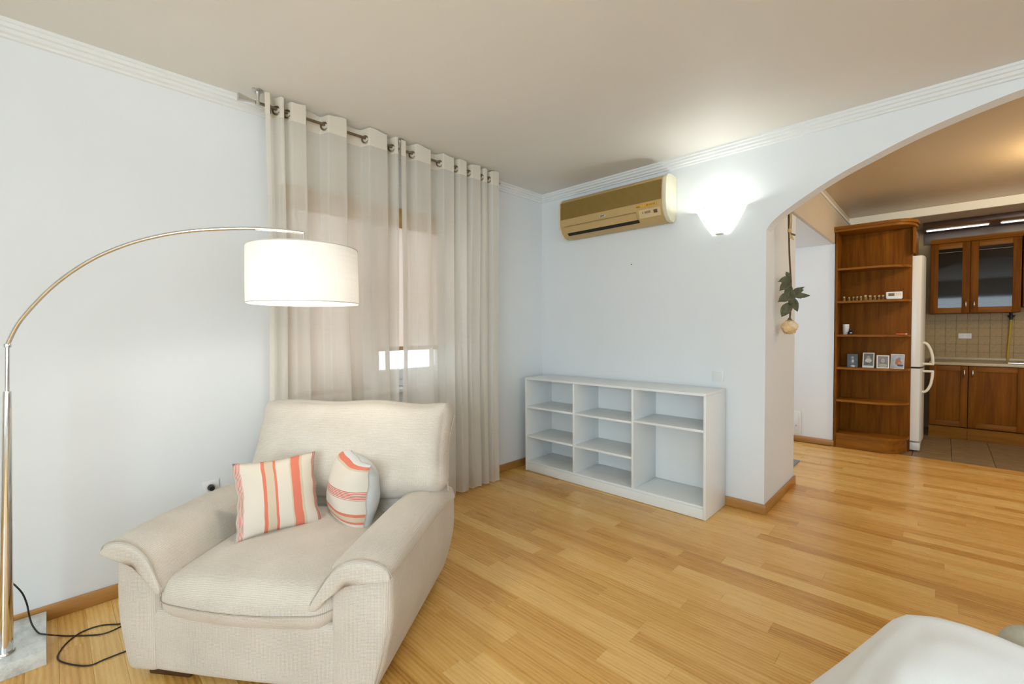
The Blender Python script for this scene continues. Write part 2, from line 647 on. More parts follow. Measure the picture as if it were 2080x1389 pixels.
o = link('planks_beyond', me, M_floor, floor); o['kind'] = 'stuff'

M_ktile = plain('kitchen_floor_tile', (.27, .19, .105), .45, spec=.2, var=.16, scale=9)
tm = None
for i in range(11):
    for j in range(6):
        x0 = 2.76 + i * .3; y0 = YT + .004 + j * .33
        if tm is None:
            bm = bmesh.new(); bbox(bm, -.1485, .1485, -.1635, .1635, -.015, 0, .002, 1)
            to = fin('tile', bm, M_ktile, floor); tm = to.data
        else:
            to = bpy.data.objects.new('tile', tm); COL.objects.link(to); to.parent = floor
        to.location = (x0 + .15, y0 + .165, 0)
struct(box('floor_kitchen_edge', 2.10, 2.758, YT + .002, YK, -.015, -.001, M_ktile), 'dark tiled kitchen floor beneath the fridge')

# ------------------------------------------------------------------ window, blinds, curtains
M_pvc = plain('white_window_frame', (.82, .84, .86), .3, var=.01)
tg = NT('window_glass'); tg.set(col=(.95, .98, 1.0), rough=.02)
tp = tg.n('BsdfTransparent'); gl = tg.n('BsdfGlossy'); gl.inputs['Roughness'].default_value = .02
mx = tg.n('MixShader'); mx.inputs[0].default_value = .06
tg.l(tp.outputs[0], mx.inputs[1]); tg.l(gl.outputs[0], mx.inputs[2]); tg.l(mx.outputs[0], tg.out.inputs[0])
M_glass = tg.m


def window(name, y0, y1, label):
    r = empty(name, (-.12, (y0 + y1) / 2, WZ0)); struct(r, label)
    w2 = (y1 - y0) / 2 - .001; h = WZ1 - WZ0 - .001; t = .055
    bm = bmesh.new()
    bbox(bm, -.04, .04, -w2, w2, .001, t, .004); bbox(bm, -.04, .04, -w2, w2, h - t, h, .004)
    bbox(bm, -.04, .04, -w2, -w2 + t, t, h - t, .004); bbox(bm, -.04, .04, w2 - t, w2, t, h - t, .004)
    fin('window_frame', bm, M_pvc, r, angle=35)
    s = t + .002; u = .05
    bm = bmesh.new()
    bbox(bm, -.02, .055, -w2 + s, w2 - s, s, s + u + .03, .005); bbox(bm, -.02, .055, -w2 + s, w2 - s, h - s - u, h - s, .005)
    bbox(bm, -.02, .055, -w2 + s, -w2 + s + u, s + u + .03, h - s - u, .005); bbox(bm, -.02, .055, w2 - s - u, w2 - s, s + u + .03, h - s - u, .005)
    fin('sash', bm, M_pvc, r, angle=35)
    box('pane', .008, .014, -w2 + s + u, w2 - s - u, s + u + .03, h - s - u, M_glass, r)
    bm = bmesh.new(); bbox(bm, .055, .072, -w2 + s + .015, -w2 + s + .035, .52, .62, .004); bbox(bm, .068, .082, -w2 + s + .018, -w2 + s + .032, .45, .57, .004)
    fin('handle', bm, M_white, r, angle=35)
    return r


def big_window(name, loc, w_, h_, rz, label, bars):
    r = empty(name, loc, rz); struct(r, label); t = .05; a = w_ / 2 - .001; h_ -= .002
    for (x0, x1, z0, z1) in [(-a, a, .001, t), (-a, a, h_ - t, h_), (-a, -a + t, t, h_ - t), (a - t, a, t, h_ - t)]:
        box('window_frame', x0, x1, -.03, .03, z0, z1, M_pvc, r, .004)
    xs_ = [-a + t + (2 * a - 2 * t) * i / bars for i in range(bars + 1)]
    for xm in xs_[1:-1]:
        box('mullion', xm - .03, xm + .03, -.028, .028, t, h_ - t, M_pvc, r, .004)
    for i in range(bars):
        box('pane', xs_[i] + (.03 if i else 0), xs_[i + 1] - (.03 if i < bars - 1 else 0), -.004, .004, t, h_ - t, M_glass, r)


big_window('window_3', (3.9, YB - .06, .65), 3.0, 1.6, 0, 'wide white window behind the photographer', 3)
big_window('fill_window', (XR + .06, -3.6, .65), 2.4, 1.6, PI / 2, 'added white window around the side fill light opposite the curtains', 2)  # unseen window, added to house the side fill light
big_window('window_5', (XR + .06, 1.5, .8), 1.6, 1.4, PI / 2, 'white window of the dining place', 2)
big_window('window_6', (.44, 1.7, .7), 1.2, 1.4, PI / 2, 'white window at the end of the hallway', 2)
window('window_1', WY0, -1.93, 'white framed window behind the long blind')
window('window_2', -1.93, WY1, 'white framed window behind the half raised blind')
struct(box('window_sill', -.30, .055, WY0 - .04, WY1 + .04, WZ0 - .03, WZ0 - .0005, M_pvc, bev=.006), 'white window sill behind the curtain')
M_blind = cloth('woven_blind_cloth', (.72, .59, .50), .40, .0)
M_oakbar = wood('blind_bar_wood', (.46, .29, .11), (.58, .40, .18), 1, .45)


def blind(y0, y1, zb, label):
    r = empty('window_blind', (.03, (y0 + y1) / 2, zb)); w2 = (y1 - y0) / 2; zt = 2.19 - zb
    tag(r, label, 'blind', 'woven blinds behind the sheer curtains')
    n = 40
    bm = bmesh.new(); rows = []
    for i in range(n + 1):
        z = .022 + (zt - .022) * i / n
        rows.append([bm.verts.new((.002 * math.sin(i * 1.9 + j), -w2 + 2 * w2 * j / 6, z)) for j in range(7)])
    for i in range(n):
        for j in range(6):
            bm.faces.new((rows[i][j], rows[i][j + 1], rows[i + 1][j + 1], rows[i + 1][j]))
    fin('blind_cloth', bm, M_blind, r, smooth=True)
    box('bottom_bar', -.008, .008, -w2, w2, 0, .03, M_oakbar, r, .003)
    box('head_rail', -.022, .022, -w2, w2, zt - .085, zt + .058, M_oakbar, r, .004)
    bm = bmesh.new()
    for s in (-.55, .55):
        tube(bm, [(.006, s * w2 * 1.4, .03), (.006, s * w2 * 1.4, zt)], .0012, 5)
    fin('lift_cord', bm, M_blind, r)


blind(-2.50, -1.945, .915, 'long woven blind lowered to the window sill')
blind(-1.905, -1.34, 1.185, 'half lowered woven blind with bright window strip below it')

RX, RZ = .170, 2.628
rod = empty('curtain_rod', (RX, -1.76, RZ)); tag(rod, 'thin metal curtain rod on ceiling brackets', 'curtain rod')
tubeobj('rod', [(0, -.93, 0), (0, .955, 0)], .0085, M_bronze, rod, 12)
for yy in (-.93, -.01, .90):
    pts = [(.030, .0720), (.030, .066), (.014, .058), (.010, .04), (.0075, .012), (.013, .008), (.013, -.013), (0, -.014)]
    b = lathe('bracket', [(0, .0720)] + pts, M_steel, rod, 18, (0, yy, 0))
for yy, s in ((-.945, -1), (.955, 1)):      # flared rectangular finials
    bm = bmesh.new(); ln = .085 if s < 0 else .035
    prof = [(.007, .007, 0), (.008, .008, .25), (.010, .011, .55), (.014, .018, 1.0)]
    rings = [[bm.verts.new((sx * a, s * t * ln, sz * c)) for sx, sz in ((-1, -1), (1, -1), (1, 1), (-1, 1))] for a, c, t in prof]
    for A, B in zip(rings, rings[1:]):
        for k in range(4):
            bm.faces.new((A[k], A[(k + 1) % 4], B[(k + 1) % 4], B[k]))
    bm.faces.new(rings[0][::-1]); e = bm.faces.new(rings[-1])
    r_ = bmesh.ops.inset_region(bm, faces=[e], thickness=.005, depth=-.02)
    fo = fin('finial', bm, M_steel, rod, angle=30); fo.location = (0, yy, 0)

M_sheer = cloth('sheer_curtain_cloth', (.88, .83, .74), .38, .25)
M_head = cloth('curtain_heading_cloth', (.86, .79, .67), .25, .0)


def smooth01(t):
    t = max(0, min(1, t)); return t * t * (3 - 2 * t)


def curtain(y0, y1, fronts, label, seed):
    """fronts: spans of y where the cloth hangs on the room side of the rod; behind it elsewhere"""
    root = empty('sheer_curtain', (RX, (y0 + y1) / 2, .02)); tag(root, label, 'curtain', 'sheer curtains on the rod')
    yc = (y0 + y1) / 2
    tw = .014; amp = .036

    def wave(yv):
        f = 0
        for a, b in fronts:
            f = max(f, smooth01((yv - a) / (tw * 2.1) + .5) * smooth01((b - yv) / tw + .5))
        return -amp + 2 * amp * f
    N = int((y1 - y0) / .0035); zs = [0, .05, .2, .5, .8, 1.1, 1.4, 1.7, 2.0, 2.2, 2.4, 2.52, 2.555, 2.60, 2.645, 2.668]

    def P(yv, z, off=0):
        rnd = math.sin(yv * 9 + seed) * .5 + math.sin(yv * 23 + seed * 2) * .5
        k = 1 - z / 2.66
        sw = .014 * k * math.sin(z * 2.1 + yv * 6 + seed) + .012 * k * rnd
        a = wave(yv) * (1 + .25 * k * rnd) + .006 * math.sin(yv * 60 + z * 2) * k
        lean = -.018 * k
        rise = .006 * math.sin(yv * 31 + seed) if z > 2.66 else 0
        return (a + lean + off, yv - yc + sw, z + rise)
    ysamp = [y0 + (y1 - y0) * i / N for i in range(N + 1)]
    for nm, zz, mt, off in (('curtain_cloth', [z for z in zs if z <= 2.555], M_sheer, 0), ('heading_band', [z for z in zs if z >= 2.555], M_head, 0.0)):
        bm = bmesh.new()
        rows = [[bm.verts.new(P(yv, z, off)) for yv in ysamp] for z in zz]
        for i in range(len(rows) - 1):
            for j in range(N):
                bm.faces.new((rows[i][j], rows[i][j + 1], rows[i + 1][j + 1], rows[i + 1][j]))
        fin(nm, bm, mt, root, smooth=True)
    bm = bmesh.new()      # stitched hem
    tube(bm, [P(yv, .004) for yv in ysamp[::3]], .0022, 5)
    fin('hem', bm, M_head, root, smooth=True)
    ringm = None
    for a, b in fronts:
        for yv, s in ((a, 1), (b, -1)):
            if yv <= y0 + .004 or yv >= y1 - .004:
                continue
            if ringm is None:
                bm = bmesh.new(); R1, R2 = .0225, .0055
                vv = [[bm.verts.new(((R1 + R2 * math.cos(2 * PI * q / 8)) * math.cos(2 * PI * p / 24), R2 * .7 * math.sin(2 * PI * q / 8), (R1 + R2 * math.cos(2 * PI * q / 8)) * math.sin(2 * PI * p / 24))) for q in range(8)] for p in range(24)]
                for p in range(24):
                    for q in range(8):
                        bm.faces.new((vv[p][q], vv[(p + 1) % 24][q], vv[(p + 1) % 24][(q + 1) % 8], vv[p][(q + 1) % 8]))
                g = fin('grommet', bm, M_bronze, root, smooth=True); ringm = g.data
            else:
                g = bpy.data.objects.new('grommet', ringm); COL.objects.link(g); g.parent = root
            g.location = (.004 if s > 0 else 0, yv - yc - .004 * s, RZ - .02 - .011); g.rotation_euler = (0, 0, .72 if s > 0 else -.40)


curtain(-2.665, -1.805, [(-2.70, -2.630), (-2.590, -2.555), (-2.53, -2.43), (-2.31, -2.175), (-2.035, -1.885), (-1.835, -1.79)],
        'sheer cream curtain hanging behind the armchair, with the wide flat folds', .6)
curtain(-1.782, -.815, [(-1.83, -1.735), (-1.665, -1.52), (-1.42, -1.30), (-1.262, -1.17), (-1.13, -1.02), (-.990, -.945), (-.905, -.80)],
        'sheer cream curtain bunched in narrow folds towards the white shelf', 2.1)

# ------------------------------------------------------------------ low white shelf unit
su = empty('shelf_unit', (.97, -.215, 0)); tag(su, 'low white open shelf unit with eight compartments against the wall', 'shelf')
sx0, sx1, sd0, sd1, sz = -.842, .842, -.195, .195, .885
th = .018
box('top_panel', sx0, sx1, sd0, sd1, sz - th, sz, M_shelf, su, .0015)
for a in (sx0, sx1 - th):
    box('side_panel', a, a + th, sd0, sd1, .003, sz - th - .0003, M_shelf, su, .001)
dv = [-.290, .272]
box('bottom_panel', sx0 + th, sx1 - th, sd0 + .012, sd1 - .012, .075, .093, M_shelf, su, .001)
box('plinth', sx0 + th, sx1 - th, sd0 + .004, sd0 + .020, .003, .0745, M_shelf, su, .001)
for a in dv:
    box('divider', a, a + th, sd0 + .001, sd1 - .012, .0935, sz - th - .0003, M_shelf, su, .001)
box('back_panel', sx0 + th, sx1 - th, sd1 - .011, sd1 - .003, .0935, sz - th - .0003, M_shelf, su)
cols = [(sx0 + th, dv[0]), (dv[0] + th, dv[1]), (dv[1] + th, sx1 - th)]
for ci, (a, b) in enumerate(cols):
    for z in ((.598, .320) if ci < 2 else (.612,)):
        box('shelf', a + .0003, b - .0003, sd0 + .003, sd1 - .0115, z, z + th, M_shelf, su, .001)

# ------------------------------------------------------------------ air conditioner
ac = empty('air_conditioner', (.90, -.001, 2.19)); tag(ac, 'yellowed wall air conditioner with brown grille under the ceiling', 'air conditioner')
prof = [(0, .035), (0, .36), (.10, .365), (.150, .355), (.180, .325), (.190, .26), (.192, .14), (.184, .095), (.160, .045), (.115, .008), (.05, 0)]
fr = lambda a, b, d: (d, -a, b)
prismobj('casing', prof, -.515, .487, fr, M_acbody, ac, 40)
prof2 = [(0, .033), (0, .366), (.10, .371), (.153, .360), (.185, .328), (.196, .26), (.198, .14), (.190, .092), (.164, .040), (.117, .002), (.05, -.005)]
prismobj('end_cap', prof2, .487, .520, fr, M_acside, ac, 40, .004)
prismobj('end_cap', prof2, -.528, -.515, fr, M_acside, ac, 40, .004)
# grille: recessed brown field with many fine slats
gx0, gx1, gz0, gz1 = -.508, .478, .165, .318
box('grille_recess', gx0, gx1, -.1935, -.186, gz0, gz1, plain('grille_brown', (.25, .15, .03), .5), ac)
bm = bmesh.new()
for i in range(26):
    z = gz0 + .004 + i * (gz1 - gz0 - .008) / 25
    bbox(bm, gx0 + .002, gx1 - .002, -.1965, -.1925, z - .0011, z + .0011)
g = fin('grille_slats', bm, plain('grille_tan', (.36, .235, .06), .45), ac); g['kind'] = 'stuff'


def slope(a0, b0, a1, b1, t):
    return (a0 + (a1 - a0) * t, b0 + (b1 - b0) * t)


# lower flap and outlet slot, following the rounded lower front
fl = [(.1865, .0915), (.1625, .0425), (.1655, .0400), (.1905, .0905)]
prismobj('air_flap', fl, -.455, .262, fr, M_acbody, ac, 30)
slot = [(.1605, .0405), (.138, .022), (.1405, .0185), (.1640, .0375)]
prismobj('air_outlet', slot, -.450, .270, fr, M_dark, ac, 30)
ln = [(.1905, .0985), (.1895, .0955), (.1915, .0950), (.1925, .0985)]
prismobj('panel_joint', ln, -.47, .262, fr, plain('joint_brown', (.20, .13, .05), .6), ac)
box('badge', -.085, -.022, -.1955, -.1905, .118, .134, plain('badge_silver', (.72, .70, .66), .3, .6), ac, .002)
bm = bmesh.new()
for i in range(4):
    bbox(bm, -.072 + i * .0095, -.0645 + i * .0095, -.1965, -.1954, .122, .130)
fin('badge_mark', bm, M_dark, ac)
box('sticker', .262, .440, -.1950, -.1905, .128, .148, plain('sticker_yellow', (.72, .38, .03), .5), ac, .001)
box('sticker_print', .266, .300, -.1956, -.1949, .132, .138, plain('print_brown', (.16, .08, .01), .6), ac)
for i in range(7):
    box('sticker_print', .352 + i * .012, .357 + i * .012, -.1956, -.1949, .132, .144, plain('print_brown', (.16, .08, .01), .6), ac)
dp = [(.1885, .108), (.1640, .047), (.1665, .0445), (.1915, .107)]
prismobj('display_panel', dp, .285, .470, fr, plain('display_tan', (.66, .50, .27), .35), ac)
dm = [(.1870, .0925), (.1805, .0765), (.1825, .0750), (.1890, .0915)]
for da, db in ((.315, .322), (.335, .385)):
    prismobj('display_print', dm, da, db, fr, plain('print_grey', (.30, .24, .15), .6), ac)
prismobj('receiver_window', [(.1875, .0940), (.1775, .0695), (.1797, .0680), (.1897, .0930)], .412, .442, fr, plain('receiver_brown', (.12, .07, .02), .3), ac)

# ------------------------------------------------------------------ wall sconce
sc = empty('wall_sconce', (1.765, -.001, 2.05)); tag(sc, 'lit frosted glass bowl sconce on the wall beside the arch', 'wall lamp')
tm_ = NT('sconce_glass'); tm_.set(col=(.92, .94, .92), rough=.35)
trn = tm_.n('BsdfTranslucent'); trn.inputs[0].default_value = (.95, .97, .94, 1)
mxx = tm_.n('MixShader'); mxx.inputs[0].default_value = .55
tm_.l(tm_.b.outputs[0], mxx.inputs[1]); tm_.l(trn.outputs[0], mxx.inputs[2]); tm_.l(mxx.outputs[0], tm_.out.inputs[0])
bm = bmesh.new(); rings = []
pr = [(.060, .0), (.078, .022), (.105, .065), (.134, .115), (.158, .158), (.170, .185)]
for r, z in pr:
    rings.append([bm.verts.new((r * math.cos(PI + PI * k / 28), r * .92 * math.sin(PI + PI * k / 28) - .004, z)) for k in range(29)])
for A, B in zip(rings, rings[1:]):
    for k in range(28):
        bm.faces.new((A[k], A[k + 1], B[k + 1], B[k]))
bm.faces.new(rings[0])
so = fin('glass_bowl', bm, tm_.m, sc, smooth=True)
sd_ = so.modifiers.new('thick', 'SOLIDIFY'); sd_.thickness = .004; sd_.offset = 1
box('wall_plate', -.045, .045, -.012, 0, .03, .15, M_white, sc, .003)
box('bottom_clip', -.026, .026, -.052, -.018, -.012, -.001, M_steel, sc, .003)
lathe('bulb', [(0, .0), (.012, .0), (.014, .03), (.024, .055), (.026, .075), (.016, .097), (0, .102)], emit('sconce_bulb_glow', (1.0, .97, .90), 12), sc, 16, (0, -.062, .055))
l = bpy.data.lights.new('sconce_light', 'POINT'); l.energy = 6.5; l.color = (.95, 1.0, .98); l.shadow_soft_size = .03
lo = bpy.data.objects.new('sconce_light', l); COL.objects.link(lo); lo.parent = sc; lo.location = (0, -.082, .142)

# ------------------------------------------------------------------ switch, socket, nail


def plate(name, loc, rz, label, cat, kind):
    r = empty(name, loc, rz); tag(r, label, cat)
    box('frame', -.0405, .0405, -.009, 0, -.0405, .0405, M_white, r, .003)
    if kind == 'switch':
        box('rocker', -.028, .028, -.0125, -.0092, -.028, .028, plain('switch_white', (.78, .79, .78), .3, var=.01), r, .002)
    else:
        lathe_o = lathe('socket_well', [(.0215, .0), (.0215, .003), (.019, .003), (.019, -.006), (0, -.006)], plain('socket_white', (.72, .74, .76), .35), r, 24)
        lathe_o.rotation_euler = (PI / 2, 0, 0); lathe_o.location = (0, -.0095, 0)
        p = lathe('plug', [(.0165, .0), (.0165, .012), (.013, .03), (0, .032)], M_blackplastic, r, 20)
        p.rotation_euler = (PI / 2, 0, 0); p.location = (0, -.0075, -.001)
    return r


plate('light_switch', (1.750, -.0005, .975), 0, 'white square light switch on the wall above the white shelf', 'light switch', 'switch')
plate('wall_socket', (.0005, -2.924, .455), PI / 2, 'white wall socket with a black plug behind the armchair', 'socket', 'socket')
o = lathe('wall_nail', [(0, 0), (.0045, 0), (.0045, .004), (0, .005)], M_dark, None, 10)
o.rotation_euler = (PI / 2, 0, 0); o.location = (1.018, -.0005, 1.90); tag(o, 'tiny dark nail in the wall under the air conditioner', 'nail')

# ------------------------------------------------------------------ armchair
CH = empty('armchair', (.889, -2.705, 0), math.radians(36)); tag(CH, 'bulky beige woven armchair with padded arms', 'armchair')


def base_def(c, q):
    x, y, z = c
    return (x, y - .012 * (1 - q.x ** 2) * max(0, -q.y), z)


softbox('front_panel', (.86, .70, .245), .03, M_fab, CH, (14, 12, 8), base_def, (0, -.088, .156))


def arm_def(s):
    def d(c, q):
        zz = c.z + .27
        out = max(0, q.x * s)
        k = max(0, (.33 - zz) / .33)
        x = c.x - s * out * .085 * k ** 1.6
        y = c.y
        if q.y < 0:
            y -= .016 * (1 - q.x ** 2) * (1 - q.z ** 2)
            y -= .012 * k * (-q.y)
        y -= q.y * 0
        return (x, y, c.z)
    return d


for s in (-1, 1):
    aw = .235 if s > 0 else .190
    softbox('arm', (aw, .86, .47), .035, M_fab, CH, (8, 16, 12), arm_def(s), (s * (.56 - aw / 2), -.010, .268))

# padded arm tops: a wing-shaped section swept front to back
SECR = [(.578, .488), (.568, .522), (.535, .548), (.475, .562), (.415, .556), (.365, .530), (.325, .484), (.295, .426), (.272, .372), (.268, .345),
        (.288, .338), (.318, .362), (.345, .410), (.378, .446), (.420, .468), (.480, .478), (.535, .472), (.565, .468)]
SECL = [(.590, .508), (.582, .540), (.545, .562), (.485, .566), (.430, .552), (.385, .522), (.358, .478), (.340, .432), (.326, .390), (.324, .362),
        (.342, .352), (.362, .376), (.382, .416), (.408, .450), (.442, .472), (.490, .486), (.545, .487), (.578, .486)]


def armpad(s):
    sec = SECR if s > 0 else SECL
    # station, height of the upper skin, lift of the lower skin: the pad slopes down to its piped front
    st = [(-.476, .45, .20), (-.473, .62, .06), (-.464, .73, .0), (-.440, .80, 0), (-.400, .90, 0), (-.34, .97, 0), (-.25, 1.0, 0), (-.1, 1.03, 0), (.05, 1.04, 0), (.2, 1.03, 0), (.32, 1.0, 0), (.365, .9, .05), (.38, .6, .2)]
    bm = bmesh.new(); rings = []
    n = len(sec)
    S_ = [Vector(a) for a in sec]

    def at(i, ku, kl):
        j = (17 - i) % n
        if i < 9:
            return S_[j] + (S_[i] - S_[j]) * ku
        return S_[i] + (S_[j] - S_[i]) * kl
    for y, ku, kl in st:
        ring = []
        for i in range(n):
            p = at(i, ku, kl)
            zz = p.y - .03 * smooth01((y - .1) / .3)
            ring.append(bm.verts.new((s * p.x, y + .02 * (p.x - .43), zz)))
        rings.append(ring)
    for A, B in zip(rings, rings[1:]):
        for k in range(n):
            bm.faces.new((A[k], A[(k + 1) % n], B[(k + 1) % n], B[k]))
    bm.faces.new(rings[0]); bm.faces.new(rings[-1])
    o = fin('arm_pad', bm, M_fab, CH, smooth=True)
    m = o.modifiers.new('smooth', 'SUBSURF'); m.levels = 2; m.render_levels = 2
    # piped seam along the front edge
    pts = []
    for i in range(0, 9):
        p = at(i, .735, 0); pts.append((s * p.x, -.4645 + .02 * (p.x - .43), p.y + .001))
    tubeobj('piping', spline(pts, 5), .0022, M_seam, o, 6)
    return o


for s in (-1, 1):
    armpad(s)


def seat_def(c, q):
    x, y, z = c
    e = (1 - abs(q.x) ** 2.2) * (1 - abs(q.y) ** 3)
    if q.z > 0:
        z += .038 * q.z * e
    fr_ = max(0, -q.y)
    y -= .030 * fr_ * (1 - q.x ** 2)
    z -= (.006 * (1 - q.x ** 2)) * fr_ ** 3
    x *= 1 + .02 * fr_
    z += .015 * (-q.y if q.y < 0 else 0) * -1
    return (x, y, z)


cu = softbox('seat_cushion', (.70, .84, .155), .072, M_fab, CH, (16, 16, 4), seat_def, (-.012, -.045, .345))
pts = []
for i in range(8):
    a = (PI / 2) * i / 8; pts.append((-.278 - .0725 * math.cos(a), -.393 - .0725 * math.sin(a)))
pts += [(-.278 + .556 * i / 16, -.4655) for i in range(17)]
for i in range(1, 9):
    a = (PI / 2) * (1 - i / 8); pts.append((.278 + .0725 * math.cos(a), -.393 - .0725 * math.sin(a)))
pts = [(x * 1.02 - .012, y - .0305 * (1 - (x / .35) ** 2) * max(0, -y / .42) - .001, .332 - .0065 * (1 - (x / .35) ** 2)) for x, y in pts]
tubeobj('piping', pts, .0022, M_seam, cu, 6)


def back_def(c, q):
    x, y, z = c
    e = (1 - q.x ** 4) * (1 - q.z ** 4)
    if q.y < 0:
        y -= .035 * e
    z -= .014 * q.x ** 2 * max(0, q.z) - .03 * abs(q.x) ** 9 * max(0, q.z)
    z += .055 * max(0, -q.z) * abs(q.x) ** 3
    x *= 1 - .03 * (1 - q.z ** 2) * abs(q.x) ** 6 + .015 * max(0, -q.z)
    z += .006 * math.sin(q.x * 7) * max(0, q.z)
    return (x, y, z)


RB = Matrix.Rotation(math.radians(-21), 3, 'X')
bc = softbox('back_cushion', (1.07, .20, .50), .085, M_fab, CH, (20, 6, 12), back_def, (.036, .305, .715), RB)
for s in (-1, 1):
    pts = []
    for i in range(13):
        z = -.25 + .50 * i / 12
        q = z / .25
        p = Vector((s * .536 * (1 - .03 * (1 - q * q)), .01 - .012 * (1 - q * q), z * .78))
        p = RB @ p + Vector((.036, .305, .715))
        pts.append(p)
    tubeobj('piping', pts, .003, M_seam, bc, 6)
softbox('lumbar_panel', (.72, .14, .30), .05, M_fab, CH, (8, 4, 6), None, (0, .27, .46), RB)
softbox('back_frame', (1.00, .13, .82), .05, M_fab, CH, (10, 5, 10), lambda c, q: (c.x, c.y + .055 * max(0, q.z), c.z), (0, .365, .445))
M_foot = wood('walnut_foot', (.045, .02, .008), (.085, .04, .016), 0, .4)
for (fx, fy) in ((-.36, -.36), (.36, -.36), (-.36, .33), (.36, .33)):
    box('foot', fx - .09, fx + .09, fy - .05, fy + .05, 0, .040, M_foot, CH, .006)
bt = lathe('metal_button', [(0, .004), (.007, .004), (.011, .002), (.011, -.003)], M_steel, CH, 16)
bt.rotation_euler = (0, PI / 2, 0); bt.location = (.4935, -.380, .085)

# ------------------------------------------------------------------ cushions on the armchair
CREAM = (.71, .64, .54); CORAL = (.70, .165, .095); TAN = (.62, .51, .37); RED = (.60, .10, .075); GREYL = (.66, .68, .68)


def lines(a, b, n, c1, c2):
    out = []
    for i in range(n):
        t0 = a + (b - a) * i / n
        out += [(t0, c1), (t0 + (b - a) * .5 / n, c2)]
    return out


M_c1 = stripes('striped_linen_upright', CREAM, 0, [(0, CREAM)] + lines(.012, .085, 5, RED, CREAM) + [(.31, CORAL), (.352, TAN), (.455, CORAL), (.485, CREAM), (.655, TAN), (.675, CORAL), (.785, TAN), (.82, CREAM)] + lines(.955, .995, 3, RED, CREAM))
M_c2 = stripes('striped_linen_level', CREAM, 1, [(0, CREAM), (.215, CORAL), (.245, TAN), (.305, CORAL), (.345, CREAM)] + lines(.525, .645, 6, RED, CREAM) + [(.90, TAN), (.925, CORAL), (.965, GREYL)])
M_cb = weave('grey_linen', (.56, .58, .58), (.70, .72, .72), 1800, .2)


def pillow(name, w_, h_, t_, mats, parent, n=26, wr=1.0):
    bm = bmesh.new(); uvl = bm.loops.layers.uv.new('UVMap')
    G = {}

    def pt(i, j, s):
        u = -1 + 2 * i / n; v = -1 + 2 * j / n
        x = w_ / 2 * u * (1 - .085 * (1 - v * v)); z = h_ / 2 * v * (1 - .085 * (1 - u * u))
        tt = (max(0, 1 - abs(u) ** 2.2) ** .55) * (max(0, 1 - abs(v) ** 2.2) ** .55)
        edge = (1 - tt)
        wv = .004 * wr * edge * math.sin(v * 9 + u * 4) + .004 * wr * edge * math.sin(u * 7 + 1)
        y = s * t_ / 2 * tt + wv + s * .003 * math.sin(u * 5 + v * 7) * tt
        return Vector((x + .0022 * edge * (math.sin(v * 15) + math.sin(v * 6.3 + 1)) * wr, y, z))
    for s in (-1, 1):
        for i in range(n + 1):
            for j in range(n + 1):
                if s == 1 and (i in (0, n) or j in (0, n)):
                    G[(i, j, s)] = G[(i, j, -1)]
                else:
                    G[(i, j, s)] = bm.verts.new(pt(i, j, s))
    for s in (-1, 1):
        for i in range(n):
            for j in range(n):
                ks = [(i, j), (i + 1, j), (i + 1, j + 1), (i, j + 1)]
                if s == 1:
                    ks = ks[::-1]
                f = bm.faces.new([G[(a, b, s)] for a, b in ks]); f.material_index = 0 if s == -1 else 1
                for lp, (a, b) in zip(f.loops, ks):
                    lp[uvl].uv = (a / n, b / n)
    me = bpy.data.meshes.new(name); bm.to_mesh(me); bm.free()
    o = link(name, me, mats, parent, True)
    return o


def place_pillow(o, bl, br, tl):
    """bottom-left, bottom-right, top-left corners in the armchair's frame (seen from the front face)"""
    base = Matrix.Translation((.889, -2.705, 0)) @ Matrix.Rotation(math.radians(36), 4, 'Z')
    bl, br, tl = (base @ Vector(v) for v in (bl, br, tl))
    ax = (br - bl).normalized(); az = (tl - bl); az = (az - ax * az.dot(ax)).normalized(); ay = az.cross(ax)
    c = (br + tl) / 2
    m = Matrix((ax, ay, az)).transposed().to_4x4(); m.translation = c
    o.matrix_world = m


def cushion(mats, w_, h_, t_, bl, br, tl, label):
    r = empty('cushion')
    tag(r, label, 'cushion', 'striped linen cushions on the armchair')
    pillow('cover', w_, h_, t_, mats, r)
    n = 26
    # sewn edge: the seam that joins front and back
    pts = []
    for u, v in [(-1 + 2 * i / 20, -1) for i in range(20)] + [(1, -1 + 2 * i / 20) for i in range(20)] + [(1 - 2 * i / 20, 1) for i in range(20)] + [(-1, 1 - 2 * i / 20) for i in range(21)]:
        x = w_ / 2 * u * (1 - .085 * (1 - v * v)); z = h_ / 2 * v * (1 - .085 * (1 - u * u))
        wv = .004 * math.sin(v * 9 + u * 4) + .004 * math.sin(u * 7 + 1)
        pts.append((x + .0022 * (math.sin(v * 15) + math.sin(v * 6.3 + 1)), wv, z))
    tubeobj('edge_seam', pts, .0016, M_seam, r, 5)
    place_pillow(r, bl, br, tl)
    return r


cushion([M_c1, M_cb], .345, .335, .125, (-.205, -.215, .440), (.050, .010, .445), (-.325, -.135, .745),
        'striped cushion with upright coral stripes leaning on the chair arm')
cushion([M_c2, M_cb], .37, .36, .23, (.015, .215, .412), (.245, -.015, .388), (.030, .235, .742),
        'striped cushion with level red lines and a plain grey back')

# ------------------------------------------------------------------ arc floor lamp
tmb = NT('white_marble'); v = tmb.pos()
f1 = tmb.noise(tmb.scale(v, 5, 9, 9), 1.6, 8, .7)
tmb.set(col=tmb.ramp(f1, [(.38, (.50, .53, .52)), (.52, (.72, .75, .73)), (.7, (.80, .82, .80))]), rough=.18)
M_marble = tmb.m
LP = Vector((.318, -3.692, 0))
lamp = empty('arc_floor_lamp', (LP.x, LP.y, 0)); tag(lamp, 'chrome arc floor lamp with lit white drum shade and marble base', 'floor lamp')
bmr = box('base', .040 - LP.x, .405 - LP.x, -3.945 - LP.y, -3.578 - LP.y, 0, .060, M_marble, lamp, .002)
top = Vector((.027, .037, 1.30))


def along(z):
    return (top.x * z / 1.3, top.y * z / 1.3, z)


